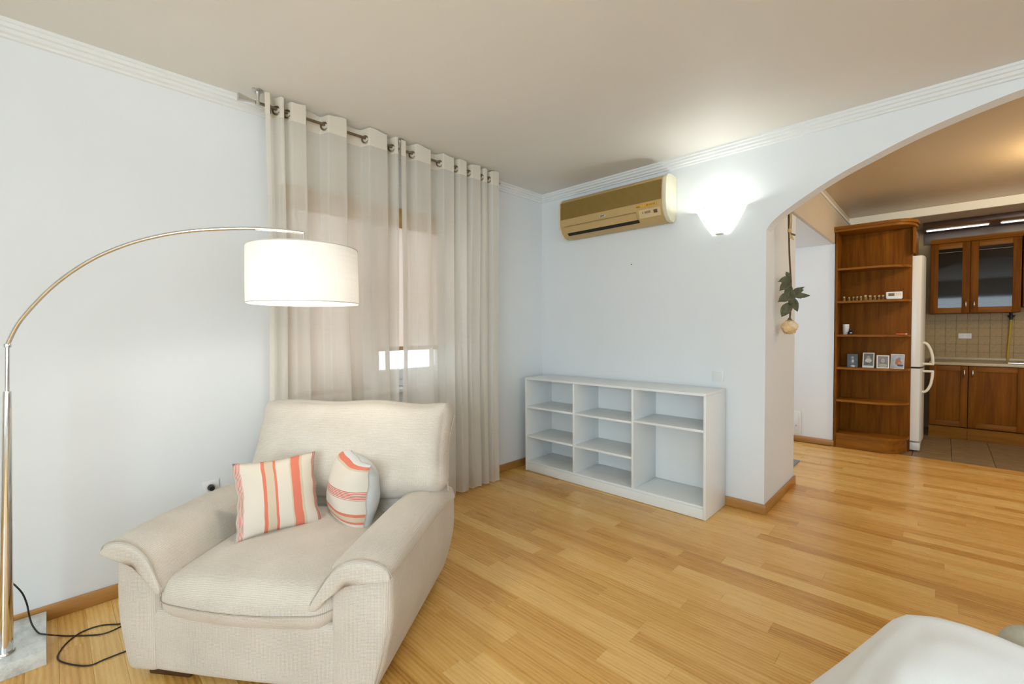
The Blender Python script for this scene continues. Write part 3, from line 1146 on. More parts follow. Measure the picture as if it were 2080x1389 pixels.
lathe('base_collar', [(0, .0605), (.030, .0605), (.030, .068), (.026, .074), (.0, .075)], M_chrome, lamp, 24)
tubeobj('lower_pole', [along(.07), along(.5), along(1.095), along(1.105)], [.0215, .0180, .0125, .0115], M_chrome, lamp, 24)
tubeobj('upper_pole', [along(1.10), along(1.285)], .0068, M_chrome, lamp, 16)
jt = lathe('pole_joint', [(0, .006), (.011, .006), (.012, .0), (.011, -.008), (0, -.008)], M_chrome, lamp, 20)
jt.location = along(1.285)
arc = [(.345, -3.655, 1.290), (.375, -3.616, 1.386), (.441, -3.527, 1.517), (.515, -3.428, 1.616), (.589, -3.327, 1.682), (.665, -3.224, 1.725), (.751, -3.108, 1.753),
       (.862, -2.958, 1.767), (.944, -2.847, 1.764), (1.000, -2.771, 1.755)]
SHP = Vector((.994, -2.779, 0))
tubeobj('arc_arm', spline([Vector(a) - Vector((LP.x, LP.y, 0)) for a in arc], 6), .0078, M_chrome, lamp, 16)
sl = Vector((SHP.x + .004 - LP.x, SHP.y + .005 - LP.y, 0))
tubeobj('stem', [sl + Vector((0, 0, 1.757)), sl + Vector((0, 0, 1.622))], .0065, M_chrome, lamp, 14)
M_shade = cloth('lamp_shade_linen', (.90, .875, .82), .10, 0.0)
z0, z1, RS = 1.452, 1.685, .222
shp = (sl.x, sl.y, 0)
so = lathe('lamp_shade', [(RS, z0), (RS * .995, (z0 + z1) / 2), (RS * .985, z1)], M_shade, lamp, 64, shp)
for zz, rr_ in ((z0, RS), (z1, RS * .985)):
    tubeobj('shade_rim', [(sl.x + rr_ * math.cos(2 * PI * k / 64), sl.y + rr_ * math.sin(2 * PI * k / 64), zz) for k in range(65)], .0022, plain('rim_white', (.62, .58, .52), .6), so, 6)
bm = bmesh.new()
for k in range(3):
    a = 2 * PI * k / 3 + .4
    tube(bm, [sl + Vector((0, 0, 1.630)), sl + Vector((RS * .98 * math.cos(a), RS * .98 * math.sin(a), 1.674))], .002, 6)
fin('shade_spider', bm, M_steel, so)
lathe('bulb', [(0, .0), (.012, .0), (.014, -.02), (.028, -.06), (.028, -.08), (.018, -.10), (0, -.105)], emit('lamp_bulb_glow', (1.0, .90, .74), 18), lamp, 16, (sl.x, sl.y, 1.622))
l = bpy.data.lights.new('lamp_light', 'POINT'); l.energy = 8; l.color = (1.0, .93, .84); l.shadow_soft_size = .04
lo = bpy.data.objects.new('lamp_light', l); COL.objects.link(lo); lo.parent = lamp; lo.location = (sl.x, sl.y, 1.515)


# ------------------------------------------------------------------ lamp cord on the floor
def floor_pt(px, py, z):
    d = _F + _R * ((px - 1040) / FPX) + _U * ((694.5 - py) / FPX)
    t = (z - CAM.z) / d.z
    return CAM + d * t


cp = [floor_pt(*q) for q in ((15, 1176, .300), (32, 1190, .280), (46, 1206, .235), (55, 1228, .180), (59, 1248, .125), (65, 1268, .085), (78, 1285, .066), (92, 1288, .0635), (104, 1289.5, .050), (118, 1290.5, .008))]
for q in ((150, 1291), (205, 1288), (240, 1275), (262, 1262), (270, 1255), (262, 1262), (245, 1267), (205, 1270), (165, 1284), (135, 1306), (118, 1330), (122, 1342), (150, 1350), (183, 1351), (215, 1338), (262, 1320), (300, 1306)):
    cp.append(floor_pt(q[0], q[1], .0035))
cord = tubeobj('lamp_cord', spline(cp, 6), .0030, M_blackplastic, None, 8)
tag(cord, 'thin black lamp cord looped on the floor beside the armchair', 'cord')

# ------------------------------------------------------------------ kitchen: wooden end shelf
BKX, BKY = 2.105, 2.575
bk = empty('corner_bookcase', (BKX, BKY, 0)); tag(bk, 'tall dark cherry open shelf with rounded ends beside the fridge', 'bookcase')


def round_shelf(w_, d_, r_, ny=10):
    """plan outline: square left end, quarter-round right front corner"""
    pts = [(0, 0), (w_ - r_, 0)]
    for k in range(1, ny + 1):
        a = -PI / 2 + (PI / 2) * k / ny
        pts.append((w_ - r_ + r_ * math.cos(a), d_ + d_ * math.sin(a)))
    pts += [(0, d_)]
    return pts


up = lambda a, b, d: (a, b, d)
BW, BD = .625, .285
box('side_panel', 0, .020, 0, BD + .02, .001, 2.395, M_cab, bk, .002)
box('back_panel', .020, BW + .005, BD + .001, BD + .020, .001, 2.395, M_cab, bk, .001)
for z in (1.975, 1.612, 1.240, .878, .516):
    prismobj('shelf', [(a + .0205 if a < .01 else a, b) for a, b in round_shelf(BW, BD, .32)], z, z + .022, up, M_cabx, bk, 40)
prismobj('shelf', [(a + .0205 if a < .01 else a, b) for a, b in round_shelf(BW, BD, .22)], .138, .160, up, M_cabx, bk, 40)
prismobj('plinth', [(a + .0205 if a < .01 else a, b + .006) for a, b in round_shelf(BW - .015, BD - .008, .22)], .001, .137, up, M_cabx, bk, 40)
prismobj('cornice', [(a - .012 if a < .01 else a + .045, b - .035 if b < .2 else b + .02) for a, b in round_shelf(BW, BD, .20)], 2.396, 2.420, up, M_cabx, bk, 40)
prismobj('cornice', [(a - .018 if a < .01 else a + .060, b - .050 if b < .2 else b + .02) for a, b in round_shelf(BW, BD, .20)], 2.4205, 2.452, up, M_cabx, bk, 40)
box('end_panel', BW + .006, BW + .03, BD - .06, .92, 2.12, 2.395, M_cab, bk, .001)


def on_shelf(px, z, y=None):
    """x of the thing standing on a shelf, from its bearing in the photograph and the shelf depth"""
    yy = BKY + .14 if y is None else y
    d = _F + _R * ((px - 1040) / FPX)
    t = (yy - CAM.y) / d.y
    return CAM.x + d.x * t, yy


zs = 1.634
M_jar = plain('amber_jar', (.20, .10, .02), .15, spec=.6, var=.2)
M_lid = plain('brass_lid', (.45, .33, .14), .4, .6)
jarpx = [1713, 1723, 1732, 1740, 1748, 1757, 1766, 1775, 1784, 1793]
jar0 = None
for i, px in enumerate(jarpx):
    x, yy = on_shelf(px, zs)
    if jar0 is None:
        r = empty('spice_jar'); a = lathe('jar_body', [(0, 0), (.014, 0), (.016, .006), (.016, .024), (.010, .031), (.010, .035)], M_jar, r, 14)
        b = lathe('lid', [(.0115, .032), (.0115, .046), (0, .046)], M_lid, r, 14); jar0 = (r, a, b)
    else:
        r = jar0[0].copy(); COL.objects.link(r)
        for c in jar0[1:]:
            cc = c.copy(); COL.objects.link(cc); cc.parent = r
    sc_ = [1.0, .86, .9, .94, .92, 1.08, 1.0, .96, .98, 1.0][i]
    r.scale = (sc_ * 1.22,) * 3; r.location = (x, yy + .02 * math.sin(i), zs)
    tag(r, {0: 'small amber jar at the end of the row against the shelf side', 1: 'smallest amber jar of the row on the wooden shelf', 5: 'tallest amber jar of the row on the wooden shelf',
            9: 'small amber jar standing right beside the thermostat'}.get(i, 'small amber jar standing between two like it in the row'), 'jar', 'row of small jars on the wooden shelf')

th_ = empty('thermostat'); x, yy = on_shelf(1815, zs, BKY + .10); th_.location = (x, yy, zs + .0005); th_.rotation_euler = (math.radians(-12), 0, math.radians(8))
tag(th_, 'white electronic thermostat with grey display on the wooden shelf', 'thermostat')
box('housing', -.067, .067, -.012, .014, .012, .082, M_white, th_, .005)
box('stand', -.062, .062, -.016, .03, 0.002, .0125, M_white, th_, .003)
box('display', -.048, .002, -.0135, -.0115, .034, .066, plain('lcd_grey', (.16, .17, .12), .3), th_, .001)
for z in (.042, .056):
    for i in range(3):
        box('button', .012 + i * .016, .022 + i * .016, -.0140, -.0118, z, z + .006, plain('button_grey', (.45, .45, .44), .5), th_, .001)
zs = 1.262
x, yy = on_shelf(1718, zs)
o = lathe('white_candle', [(0, 0), (.027, 0), (.028, .004), (.031, .112), (.027, .116), (.006, .114), (0, .113)], M_white, None, 24); o.location = (x, yy, zs)
tag(o, 'white pillar candle standing on the wooden shelf', 'candle')
x, yy = on_shelf(1727, zs, BKY + .085)
fg = empty('black_figurine', (x, yy, zs)); fg.scale = (1.25,) * 3; tag(fg, 'small black figurine in front of the white candle', 'figurine')
lathe('figurine_body', [(0, 0), (.020, 0), (.022, .010), (.019, .024), (.012, .033), (0, .036)], M_blackplastic, fg, 16)
lathe('figurine_head', [(0, .030), (.010, .034), (.012, .042), (.008, .050), (0, .052)], M_blackplastic, fg, 14)
lathe('figurine_bib', [(0, .010), (.006, .013), (.007, .019), (0, .022)], M_white, fg, 10, (.006, -.0165, 0))
x, yy = on_shelf(1831, zs, BKY + .12)
lg = empty('red_lighter', (x, yy, zs), math.radians(4)); tag(lg, 'flat orange-red lighter lying on the wooden shelf', 'lighter')
box('lighter_body', -.045, .028, -.010, .010, .0, .013, plain('orange_plastic', (.75, .10, .02), .3), lg, .004)
box('lighter_head', .0285, .045, -.009, .009, .001, .013, M_steel, lg, .002)


# photographs propped on the shelf; the prints are loose tonal blobs
def print_mat(name, bg, blobs):
    t = NT(name); uv = t.obj()
    c = t.ramp(t.noise(t.scale(uv, 30, 1, 30), 1.0, 4), [(.3, tuple(a * .7 for a in bg)), (.7, bg)])
    for (cx, cz, rx, rz, colr) in [tuple(k_ * q for k_, q in zip((1.22, 1.48, 1.22, 1.48), b_[:4])) + (b_[4],) for b_ in blobs]:
        mp = t.n('Mapping'); mp.inputs['Location'].default_value = (-cx / rx, 0, -cz / rz); mp.inputs['Scale'].default_value = (1 / rx, .001, 1 / rz)
        t.l(uv, mp.inputs['Vector'])
        ln_ = t.n('VectorMath', operation='LENGTH'); t.l(mp.outputs[0], ln_.inputs[0])
        f = t.math('LESS_THAN', ln_.outputs['Value'], 1.0)
        c = t.mix(f, c, colr)
    t.set(col=c, rough=.25)
    return t.m


PHOTOS = [
    (1732, .094, .146, .0, (.06, .075, .085), [(0, .07, .010, .012, (.30, .29, .28)), (0, .040, .018, .026, (.10, .10, .11)), (.002, .046, .008, .013, (.55, .54, .52)), (.004, .008, .016, .006, (.60, .60, .58))], None,
     'unframed dark grey portrait photograph propped on the wooden shelf'),
    (1764, .102, .164, .0, (.20, .21, .20), [(0, .066, .016, .010, (.42, .38, .35)), (0, .080, .010, .008, (.35, .34, .33)), (0, .052, .024, .014, (.62, .60, .50)), (.006, .035, .008, .014, (.50, .48, .42)), (-.004, .030, .022, .006, (.12, .12, .12))], 'tall',
     'white bordered photograph of a seated small figure, on the wooden shelf'),
    (1794, .106, .140, .0, (.22, .22, .20), [(0, .050, .022, .026, (.14, .13, .11)), (0, .056, .015, .017, (.34, .31, .27)), (0, .020, .030, .013, (.36, .33, .25))], 'even',
     'white bordered close-up portrait photograph leaning beside the colour print'),
    (1823, .112, .156, .0, (.52, .56, .60), [(.004, .062, .016, .013, (.38, .17, .15)), (.010, .072, .010, .009, (.28, .22, .22)), (.006, .044, .022, .017, (.40, .16, .08)), (.014, .040, .010, .010, (.55, .25, .13)), (.020, .024, .022, .007, (.08, .09, .16))], 'thin',
     'pale colour photograph with red and brown figures on the wooden shelf'),
]
zs = .900
for i, (px, w_, h_, dz, bg, blobs, brd, lab) in enumerate(PHOTOS):
    x, yy = on_shelf(px, zs, BKY + .10 + .02 * (i % 2))
    r = empty('photograph', (x, yy, zs + .0005), math.radians((6, -4, 5, -6)[i])); r.rotation_euler = (math.radians(-9), 0, r.rotation_euler.z)
    tag(r, lab, 'photograph', 'photographs propped on the wooden shelf')
    box('card', -w_ / 2, w_ / 2, 0, .0016, 0, h_, plain('photo_card', (.74, .72, .67), .35), r)
    b = {None: .0, 'tall': .010, 'even': .010, 'thin': .005}[brd]
    bb = .022 if brd == 'tall' else b
    box('print', -w_ / 2 + b, w_ / 2 - b, -.0008, -.0001, bb, h_ - b, print_mat('photo_print_%d' % i, bg, blobs), r)

# ------------------------------------------------------------------ fridge
fg = empty('fridge', (2.46, 3.19, 0)); tag(fg, 'tall white fridge freezer with curved handles beside the wooden shelf', 'fridge')
M_fr = plain('fridge_enamel', (.74, .73, .68), .25, var=.01)
M_frh = plain('fridge_handle_plastic', (.80, .74, .60), .3, var=.02)
fx = .270
box('cabinet', -.355, fx, -.285, .285, .06, 2.09, M_fr, fg, .006)


def door_prof(z0_, z1_, nm):
    pts = [(fx + .004, -.295), (fx + .055, -.295)]
    for k in range(0, 13):
        a = -PI / 2 + PI * k / 12
        pts.append((fx + .055 + .050 * max(0, math.cos(a)) ** .6, .295 * math.sin(a)))
    pts += [(fx + .004, .295)]
    u = []
    for p in pts:
        if not u or (Vector(p) - Vector(u[-1])).length > .002:
            u.append(p)
    return prismobj(nm, u, z0_, z1_, up, M_fr, fg, 40)


dA = door_prof(.915, 2.10, 'door'); dB = door_prof(.115, .897, 'door')
prismobj('door_gap', [(fx + .002, -.285), (fx + .06, -.285), (fx + .09, 0), (fx + .06, .285), (fx + .002, .285)], .898, .914, up, M_dark, fg)
for dr, zz in ((dA, [(1.175, .0), (1.165, .05), (1.10, .083), (1.02, .10), (.945, .103)]), (dB, [(.640, .0), (.650, .05), (.71, .083), (.79, .098), (.867, .103)])):
    yv = -.20
    pts = [Vector((fx + .072 + d, yv, z)) for z, d in zz]
    bm = bmesh.new(); tube(bm, spline(pts, 6), .013, 10)
    zz_ = zz[-1][0]
    tube(bm, [Vector((fx + .060, yv, zz_)), Vector((fx + .185, yv, zz_))], .013, 10)
    fin('handle', bm, M_frh, dr, smooth=True)
box('kick_plate', fx - .02, fx + .085, -.285, .285, .012, .100, M_fr, fg, .012)
for yv in (-.24, .24):
    box('foot', fx - .03, fx + .0, yv - .02, yv + .02, 0, .0125, M_blackplastic, fg)
    box('foot', -.33, -.30, yv - .02, yv + .02, 0, .06, M_blackplastic, fg)

# ------------------------------------------------------------------ kitchen cabinets
M_hdl = plain('satin_nickel', (.70, .66, .58), .25, 1.0, var=.03)
td = NT('smoked_glass'); td.set(col=(.010, .006, .004), rough=.04, spec=.32); M_sglass = td.m


def bow_handle(parent, x, y, z, n='handle'):
    pts = [(x, y, z - .048), (x, y - .018, z - .034), (x, y - .026, z), (x, y - .018, z + .034), (x, y, z + .048)]
    bm = bmesh.new(); tube(bm, spline(pts, 4), [.0045 + .0035 * math.sin(PI * i / 16) for i in range(17)], 8)
    fin(n, bm, M_hdl, parent, smooth=True)


def glass_door(parent, x0, x1, z0_, z1_, yf, hx):
    d = box('door', x0, x1, yf + .0225, yf + .026, z0_, z1_, M_cab, parent)
    d.name = 'door'
    fw = .068
    for xa in (x0, x1 - fw):
        box('stile', xa, xa + fw, yf, yf + .022, z0_, z1_, M_cab, d, .002)
    for za in (z0_, z1_ - fw):
        box('rail', x0 + fw + .0004, x1 - fw - .0004, yf + .001, yf + .021, za, za + fw, M_cabx, d, .002)
    box('glass', x0 + fw, x1 - fw, yf + .011, yf + .016, z0_ + fw, z1_ - fw, M_sglass, d)
    for zz in (z0_ + fw + .045, z1_ - fw - .045):
        box('etched_line', x0 + fw, x1 - fw, yf + .0098, yf + .0112, zz, zz + .003, plain('etched_line', (.40, .34, .26), .4), d)
    bow_handle(d, hx, yf - .001, z0_ + .105)
    return d


uc = empty('wall_cabinet', (3.24, 4.45, 1.51)); tag(uc, 'cherry wall cabinet with two smoked glass doors above the tiles', 'cabinet')
box('carcass', -.385, .385, -.145, .165, .0, .875, M_cab, uc, .002)
glass_door(uc, -.383, -.034, .003, .872, -.172, -.066)
glass_door(uc, -.029, .383, .003, .872, -.172, .004)
prismobj('cornice', [(-.176, .876), (-.200, .905), (-.205, .930), (.165, .930), (.165, .876)], -.39, .39, lambda a, b, d: (d, a, b), M_cabx, uc, 30)
u2 = empty('hood_cabinet', (3.97, 4.45, 1.51)); tag(u2, 'plain cherry wall cabinet hung next to the wider glass door', 'cabinet')
box('carcass', -.335, .335, -.145, .165, .06, .875, M_cab, u2, .002)
box('door', -.333, .333, -.170, -.1455, .063, .872, M_cab, u2, .003)
prismobj('cornice', [(-.176, .876), (-.200, .905), (-.205, .930), (.165, .930), (.165, .876)], -.335, .335, lambda a, b, d: (d, a, b), M_cabx, u2, 30)

cy0 = 3.975


def base_cab(x0, x1, name, label, hxs):
    r = empty(name, ((x0 + x1) / 2, 4.30, 0)); tag(r, label, 'cabinet', 'cherry base cabinets under the worktop')
    w2 = (x1 - x0) / 2 - .001; yf = cy0 - 4.30
    box('carcass', -w2, w2, yf + .024, .30, .145, .882, M_cab, r)
    d = box('door', -w2 + .001, w2 - .001, yf + .010, yf + .0235, .15, .878, M_cab, r, .001)
    fw = .062
    a, b = -w2 + .001, w2 - .001
    for xa in (a, b - fw):
        box('stile', xa, xa + fw, yf, yf + .0098, .15, .878, M_cab, d, .002)
    for za in (.15, .878 - fw):
        box('rail', a + fw + .0004, b - fw - .0004, yf, yf + .0098, za, za + fw, M_cabx, d, .002)
    bow_handle(d, hxs, yf - .001, .795)
    box('plinth', -w2, w2, yf + .004, yf + .020, .001, .138, M_kplinth, r)


M_kplinth = wood('plinth_wood', (.20, .080, .012), (.30, .13, .022), 0, .6, spec=.05)
base_cab(2.862, 3.198, 'base_cabinet', 'narrow cherry base cabinet under the worktop beside the fridge', .135)
base_cab(3.200, 3.650, 'base_cabinet', 'wider cherry base cabinet under the sink end of the worktop', -.190)
base_cab(3.652, 4.300, 'base_cabinet', 'cherry base cabinet at the far end of the worktop', -.28)
M_top = plain('speckled_worktop', (.52, .43, .29), .3, var=.25, scale=160)
wt = empty('worktop', (3.58, 4.30, .883)); tag(wt, 'long speckled beige worktop over the base cabinets', 'worktop')
box('slab', -.72, .72, cy0 - .02 - 4.30, .315, .0, .036, M_top, wt, .006)
box('upstand', -.72, .72, .292, .315, .0363, .068, M_top, wt, .003)
sk = empty('kitchen_sink', (3.80, 4.28, .9195)); tag(sk, 'steel sink rim set into the worktop', 'sink')
bm = bmesh.new(); prism(bm, [(-.28, -.20), (.28, -.20), (.28, .20), (-.28, .20)], 0, .006, up)
fin('rim', bm, M_steel, sk)
bm = bmesh.new(); bbox(bm, -.19, .19, -.15, .15, .0062, .0085)
fin('bowl', bm, plain('sink_bowl_steel', (.35, .34, .33), .35, 1.0), sk)

# wall tiles of the splashback, each its own piece on the kitchen wall
M_tile = plain('splash_tile', (.40, .29, .145), .45, spec=.2, var=.10, scale=30)
wk = bpy.data.objects['wall_kitchen']; tm = None
for i in range(14):
    for j in range(7):
        x0 = 2.80 + i * .1; z0_ = .919 + j * .1
        if z0_ > 1.50:
            continue
        if tm is None:
            bm = bmesh.new(); bbox(bm, -.0490, .0490, -.005, 0, -.0490, .0490, .0015, 1)
            to = fin('tile', bm, M_tile, wk, angle=40); tm = to.data
        else:
            to = bpy.data.objects.new('tile', tm); COL.objects.link(to); to.parent = wk
        to.location = (x0 + .05, YK - .0003, z0_ + .05)
ks = empty('kitchen_socket', (3.180, YK - .0056, 1.225)); tag(ks, 'white double socket on the kitchen tiles', 'socket')
box('frame', -.060, .060, -.008, 0, -.034, .034, M_white, ks, .003)
for s in (-.029, .029):
    lo_ = lathe('socket_well', [(.020, .0), (.020, .003), (.017, .003), (.017, .0005), (0, .0005)], plain('socket_white', (.72, .74, .76), .35), ks, 20)
    lo_.rotation_euler = (PI / 2, 0, 0); lo_.location = (s, -.0085, 0)
gp = empty('gas_pipe', (3.565, 4.575, .9255)); tag(gp, 'yellow gas pipe with a dark valve on the kitchen tiles', 'pipe')
tubeobj('pipe', spline([(-.012, .02, .0), (-.014, .018, .10), (-.002, .012, .30), (.006, .012, .52)], 5), .012, plain('yellow_hose', (.50, .33, .03), .45), gp, 12)
lathe('valve', [(0, .50), (.016, .50), (.016, .525), (.026, .530), (.026, .552), (.014, .556), (.014, .588), (0, .588)], M_blackplastic, gp, 16, (.006, .010, 0))
tubeobj('valve_lever', [(-.028, -.010, .548), (.040, -.012, .548)], .006, M_blackplastic, gp, 8)

# light canopy above the cabinets
cn = empty('light_canopy', (3.7, 4.36, 2.60)); tag(cn, 'dark wooden light canopy above the kitchen cabinets', 'canopy')
box('canopy_board', -.92, 1.6, -.27, .255, -.020, .042, wood('dark_canopy_wood', (.035, .016, .006), (.07, .03, .012), 0, .35), cn, .002)
box('canopy_back', -.92, 1.6, .235, .2555, -.16, -.0205, MATS['dark_canopy_wood'], cn)
M_tube = emit('strip_light_glow', (1.0, .97, .86), 1.6)
for i, (xa, xb) in enumerate(((2.80, 3.365), (3.450, 4.015))):
    r = empty('strip_light', ((xa + xb) / 2, 4.335, 2.5795)); tag(r, ('slim lit strip lamp above the narrow glass door, next to the wooden shelf', 'slim lit strip lamp above the wide glass door')[i], 'strip light', 'strip lamps under the canopy')
    h2 = (xb - xa) / 2
    box('diffuser', -h2 + .008, h2 - .008, -.020, .020, -.014, -.003, M_tube, r, .004)
    box('fitting', -h2, h2, -.024, .024, -.0028, 0, M_white, r)
    l = bpy.data.lights.new('strip_light_beam', 'AREA'); l.shape = 'RECTANGLE'; l.size = xb - xa - .02; l.size_y = .03; l.energy = 1.2; l.color = (1, .95, .82)
    lo = bpy.data.objects.new('strip_light_beam', l); COL.objects.link(lo); lo.parent = r; lo.location = (0, 0, -.016)

# kitchen pendant, hanging out of the picture over the dining place
pd = empty('kitchen_pendant', (3.90, 1.85, 2.744)); tag(pd, 'warm pendant lamp hanging from the kitchen ceiling', 'pendant lamp')
tubeobj('flex', [(0, 0, -.001), (0, 0, -.22)], .004, M_blackplastic, pd, 8)
lathe('pendant_shade', [(.06, -.24), (.08, -.26), (.13, -.34), (.17, -.40)], M_shade, pd, 32)
lathe('bulb', [(0, -.22), (.014, -.23), (.03, -.27), (.028, -.30), (0, -.32)], emit('pendant_bulb_glow', (1.0, .78, .48), 10), pd, 16)
l = bpy.data.lights.new('pendant_light', 'POINT'); l.energy = 44; l.color = (1.0, .78, .48); l.shadow_soft_size = .06
lo = bpy.data.objects.new('pendant_light', l); COL.objects.link(lo); lo.parent = pd; lo.location = (0, 0, -.205)

# ------------------------------------------------------------------ dried rose on the side of the arch
rs = empty('dried_rose', (X2 + .058, .30, 2.30)); tag(rs, 'dried pale rose hanging head down on the side of the arch', 'dried flower')
M_stem = plain('dry_stem', (.10, .060, .022), .8, var=.2)
M_leaf = plain('dry_leaf', (.120, .115, .058), .8, var=.25, scale=40)
M_petal = plain('dry_petal', (.78, .52, .25), .75, var=.16, scale=30)
M_petal2 = plain('dry_petal_pale', (.84, .64, .44), .75, var=.1, scale=30)
M_raf = plain('raffia', (.66, .47, .20), .8, var=.15)
tubeobj('stem', spline([(.012, -.01, .0), (.016, -.006, -.20), (.020, .005, -.42), (.028, .020, -.62), (.028, .028, -.76), (.021, .030, -.90)], 5), .0060, M_stem, rs, 8)
tubeobj('twig', spline([(.020, .000, -.01), (.026, .018, -.12), (.022, .014, -.28)], 4), .0042, M_stem, rs, 8)
tubeobj('hook', [(-.0575, -.008, .004), (.010, -.008, .004), (.018, -.008, .012)], .003, M_steel, rs, 8)
bm = bmesh.new()
for k in range(5):
    a = -.5 + .28 * k
    tube(bm, spline([(.022, .0, -.25), (.030, -.030 + .018 * k, -.285 - .01 * (k % 2)), (.034, -.055 + .030 * k, -.30)], 4), .0030, 6)
for k in range(3):
    tube(bm, spline([(.022, -.01, -.255), (.03, -.03 + .01 * k, -.18), (.030, -.035 + .018 * k, -.105), (.024, -.005, -.12), (.022, .0, -.24)], 4), .0032, 6)
for k in range(4):
    zc = -.248 + .006 * k
    tube(bm, [(.020 + .012 * math.cos(a * PI / 5), .003 + .014 * math.sin(a * PI / 5), zc) for a in range(11)], .003, 6)
fin('raffia_bow', bm, M_raf, rs, smooth=True)
tubeobj('side_thorn', [(.024, .0, -.262), (.036, .085, -.262)], .007, M_leaf, rs, 6)


def leaf(base, d, ln_, wd, nm=(1, 0, 0), curl=.25):
    d = Vector(d).normalized(); s_ = d.cross(Vector(nm)).normalized(); nn = s_.cross(d)
    bm = bmesh.new(); rows = []
    for i in range(7):
        t = i / 6
        ww = wd * math.sin(PI * min(1, .06 + t * .94)) ** .8 * (1 - .25 * t)
        row = []
        for j in (-1, -.5, 0, .5, 1):
            p = Vector(base) + d * ln_ * t + s_ * ww * j * .5 + nn * (abs(j) * wd * .22 - curl * ln_ * t * t * .5 + .004 * math.sin(t * 11 + j * 3))
            p.x = max(p.x, -.050)
            row.append(bm.verts.new(p))
        rows.append(row)
    for A, B in zip(rows, rows[1:]):
        for k in range(4):
            bm.faces.new((A[k], A[k + 1], B[k + 1], B[k]))
    o = fin('leaf', bm, M_leaf, rs, smooth=True)
    m = o.modifiers.new('thick', 'SOLIDIFY'); m.thickness = .0012
    return o


NC = (.25, -.95, .15)
for bs, d, ln_, wd, nm in (
        ((.024, .005, -.600), (-.60, -.55, -.15), .085, .060, NC), ((.026, .005, -.625), (-.55, -.50, -.55), .095, .072, (.1, -1, .2)), ((.022, .005, -.590), (-.30, -.25, .7), .055, .035, NC),
        ((.034, .010, -.700), (.72, .50, .42), .100, .034, (.3, -.9, .3)), ((.036, .010, -.725), (.78, .55, .02), .125, .052, (.2, -.9, .3)), ((.034, .010, -.705), (.60, .35, .20), .085, .045, NC),
        ((.030, .000, -.720), (-.62, -.55, -.42), .100, .078, (.1, -1, .1)), ((.034, .000, -.680), (.05, -.15, -1), .120, .062, NC), ((.030, .000, -.650), (-.18, -.15, -1), .115, .064, (.0, -1, .1)),
        ((.036, .010, -.735), (.32, .20, -1), .115, .058, NC), ((.028, .000, -.780), (-.42, -.35, -.9), .115, .082, (.2, -1, .0)), ((.036, .010, -.690), (.45, .30, -.45), .085, .050, (.4, -.9, .1))):
    leaf(bs, d, ln_, wd, nm)
# bloom: overlapping cupped petals, opening downwards
bc_ = Vector((.020, .030, -.905))


def petal(ang, r0, ln_, wd, open_, mat):
    bm = bmesh.new(); rows = []
    out = Vector((math.cos(ang), math.sin(ang), 0)); side = Vector((-math.sin(ang), math.cos(ang), 0))
    for i in range(7):
        t = i / 6
        rad = r0 + ln_ * .42 * open_ * math.sin(min(1, t * 1.15) * PI * .72); zz = -ln_ * t * (1 - .12 * t) + .012 * math.sin(ang * 2.3) * t
        ww = wd * (.35 + .65 * math.sin(PI * (.12 + .62 * t)))
        row = []
        for j in range(-3, 4):
            u = j / 3
            p = bc_ + out * (rad - .35 * ww * u * u * .8) + side * ww * .5 * u + Vector((0, 0, zz + .004 * math.sin(u * 6 + ang * 3) * t))
            p.x = max(p.x, -.050)
            row.append(bm.verts.new(p))
        rows.append(row)
    for A, B in zip(rows, rows[1:]):
        for k in range(6):
            bm.faces.new((A[k], A[k + 1], B[k + 1], B[k]))
    o = fin('petal', bm, mat, rs, smooth=True)
    m = o.modifiers.new('thick', 'SOLIDIFY'); m.thickness = .001


for k in range(7):
    petal(2 * PI * k / 7 + .3, .022, .088, .082, 1.0, M_petal2 if k % 3 == 0 else M_petal)
for k in range(6):
    petal(2 * PI * k / 6, .012, .104, .066, .85, M_petal2 if k == 2 else M_petal)
for k in range(5):
    petal(2 * PI * k / 5 + .5, .006, .108, .05, .5, M_petal)
lathe('calyx', [(0, .022), (.008, .018), (.016, .004), (.020, -.012), (.010, -.02)], M_leaf, rs, 12, tuple(bc_))

# ------------------------------------------------------------------ hallway bits
hp = empty('wall_hatch', (1.58, 2.5995, .22)); tag(hp, 'small white access hatch low on the hallway wall', 'hatch')
box('hatch_frame', -.20, .205, -.010, 0, -.128, .140, M_white, hp, .003)
box('hatch_door', -.185, .185, -.016, -.0105, -.115, .125, plain('hatch_white', (.76, .79, .82), .4, var=.01), hp, .003)
hk = lathe('hatch_lock', [(0, 0), (.008, 0), (.008, .003), (0, .004)], M_steel, hp, 14); hk.rotation_euler = (PI / 2, 0, 0); hk.location = (.160, -.0165, -.035)
bm = bmesh.new(); bbox(bm, -.32, .32, -.20, .20, 0, .010, .003)
mt = fin('door_mat', bm, weave('grey_mat', (.20, .23, .27), (.30, .33, .38), 500, .5), None); mt.location = (1.640, 1.47, .0005); mt.rotation_euler = (0, 0, 0)
tag(mt, 'grey doormat on the hallway floor behind the arch', 'doormat')

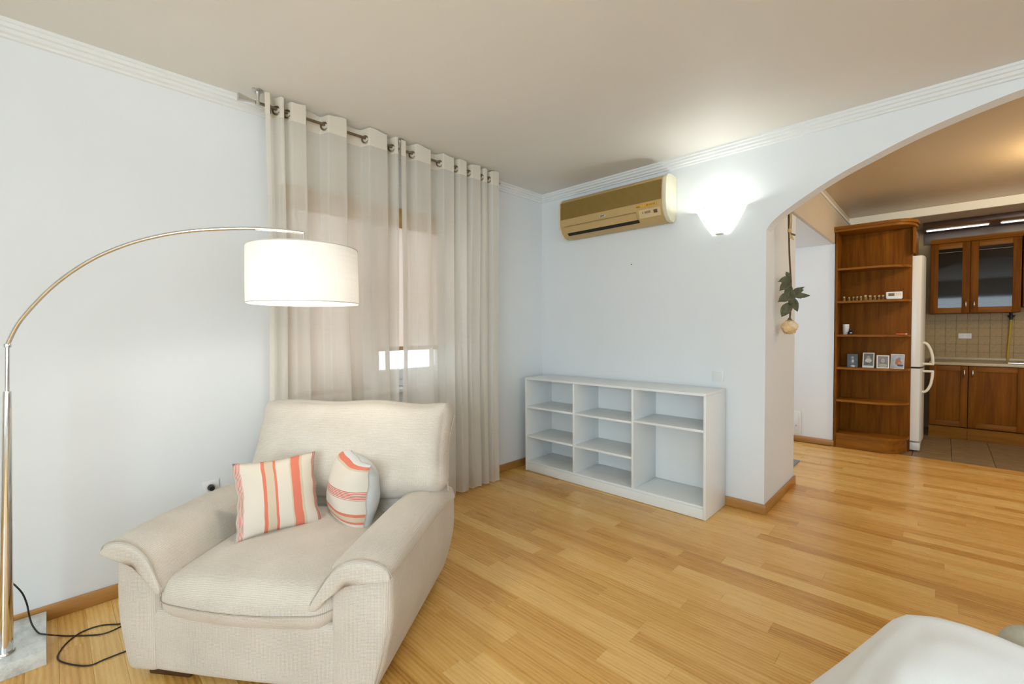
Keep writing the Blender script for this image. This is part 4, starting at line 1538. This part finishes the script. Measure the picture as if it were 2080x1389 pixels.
# ------------------------------------------------------------------ sofa under a white throw, close to the photographer
SO = empty('sofa', (3.95, -2.55, 0)); tag(SO, 'pale beige upholstered sofa under the white throw', 'sofa')
M_sofa = weave('sofa_weave', (.46, .44, .34), (.60, .57, .46), 1100, .3)
softbox('base', (1.94, .86, .30), .05, M_sofa, SO, (10, 8, 4), None, (.02, -.02, .21))
softbox('backrest', (1.90, .24, .46), .09, M_sofa, SO, (14, 5, 8), None, (.02, .28, .36))
softbox('arm', (.20, .80, .30), .08, M_sofa, SO, (4, 8, 6), None, (.93, -.03, .42))
for k in (-.42, .42):
    softbox('seat_cushion', (.82, .58, .12), .05, M_sofa, SO, (8, 8, 3), None, (k - .03, -.14, .395))
softbox('rear_bolster', (.84, .13, .565), .060, M_sofa, SO, (8, 4, 6), None, (-.445, .60, .335))
for (a, b) in ((-.85, -.35), (.85, -.35), (-.85, .33), (.85, .33)):
    box('foot', a - .03, a + .03, b - .03, b + .03, 0, .065, M_foot, SO, .004)

gx = [(2.60, .07), (2.66, .215), (2.717, .322), (2.785, .420), (2.857, .530), (2.896, .592), (2.925, .620), (2.977, .637), (3.03, .641), (3.082, .638), (3.12, .632), (3.4, .628), (4.2, .625)]


def gz(x):
    for (a, za), (b, zb) in zip(gx, gx[1:]):
        if x <= b:
            t = (x - a) / (b - a); return za + (zb - za) * t
    return gx[-1][1]


def throw_z(x, y):
    top_ = gz(x)
    if y > -2.10:
        t = (y + 2.10) / .045
        d = .012 * t * t if t < 1 else .012 + (y + 2.055) * 9
    elif y > -2.28:
        d = 0
    else:
        t = min(1, (-2.28 - y) / .50); d = .155 * smooth01(t)
        if x < 2.95:
            d *= max(0, (x - 2.7) / .25)
    fold = .009 * math.sin(x * 11 + y * 6) * math.sin(y * 5 + 1) + .005 * math.sin(x * 8 - y * 13) + .010 * math.exp(-((x - 2.90 - .35 * (y + 2.1)) / .035) ** 2) - .008 * math.exp(-((x - 2.97 - .45 * (y + 2.1)) / .04) ** 2)
    k = smooth01((-2.11 - y) / .12)
    return max(.03, top_ - d + fold * k)


bm = bmesh.new(); xs = [2.60 + .0125 * i for i in range(100)]; ys = [-2.030 - .0125 * j if j > 6 else -2.030 - .0117 * j for j in range(72)]
rows = [[bm.verts.new((x, yv, throw_z(x, yv))) for yv in ys] for x in xs]
for A, B in zip(rows, rows[1:]):
    for k in range(len(ys) - 1):
        bm.faces.new((A[k], A[k + 1], B[k + 1], B[k]))
M_throw = weave('white_fleece', (.87, .89, .90), (.94, .955, .955), 1400, .06)
tr = fin('white_throw', bm, M_throw, None, smooth=True)
m = tr.modifiers.new('thick', 'SOLIDIFY'); m.thickness = .010; m.offset = -1
tag(tr, 'soft white throw draped over the end of the sofa', 'throw')
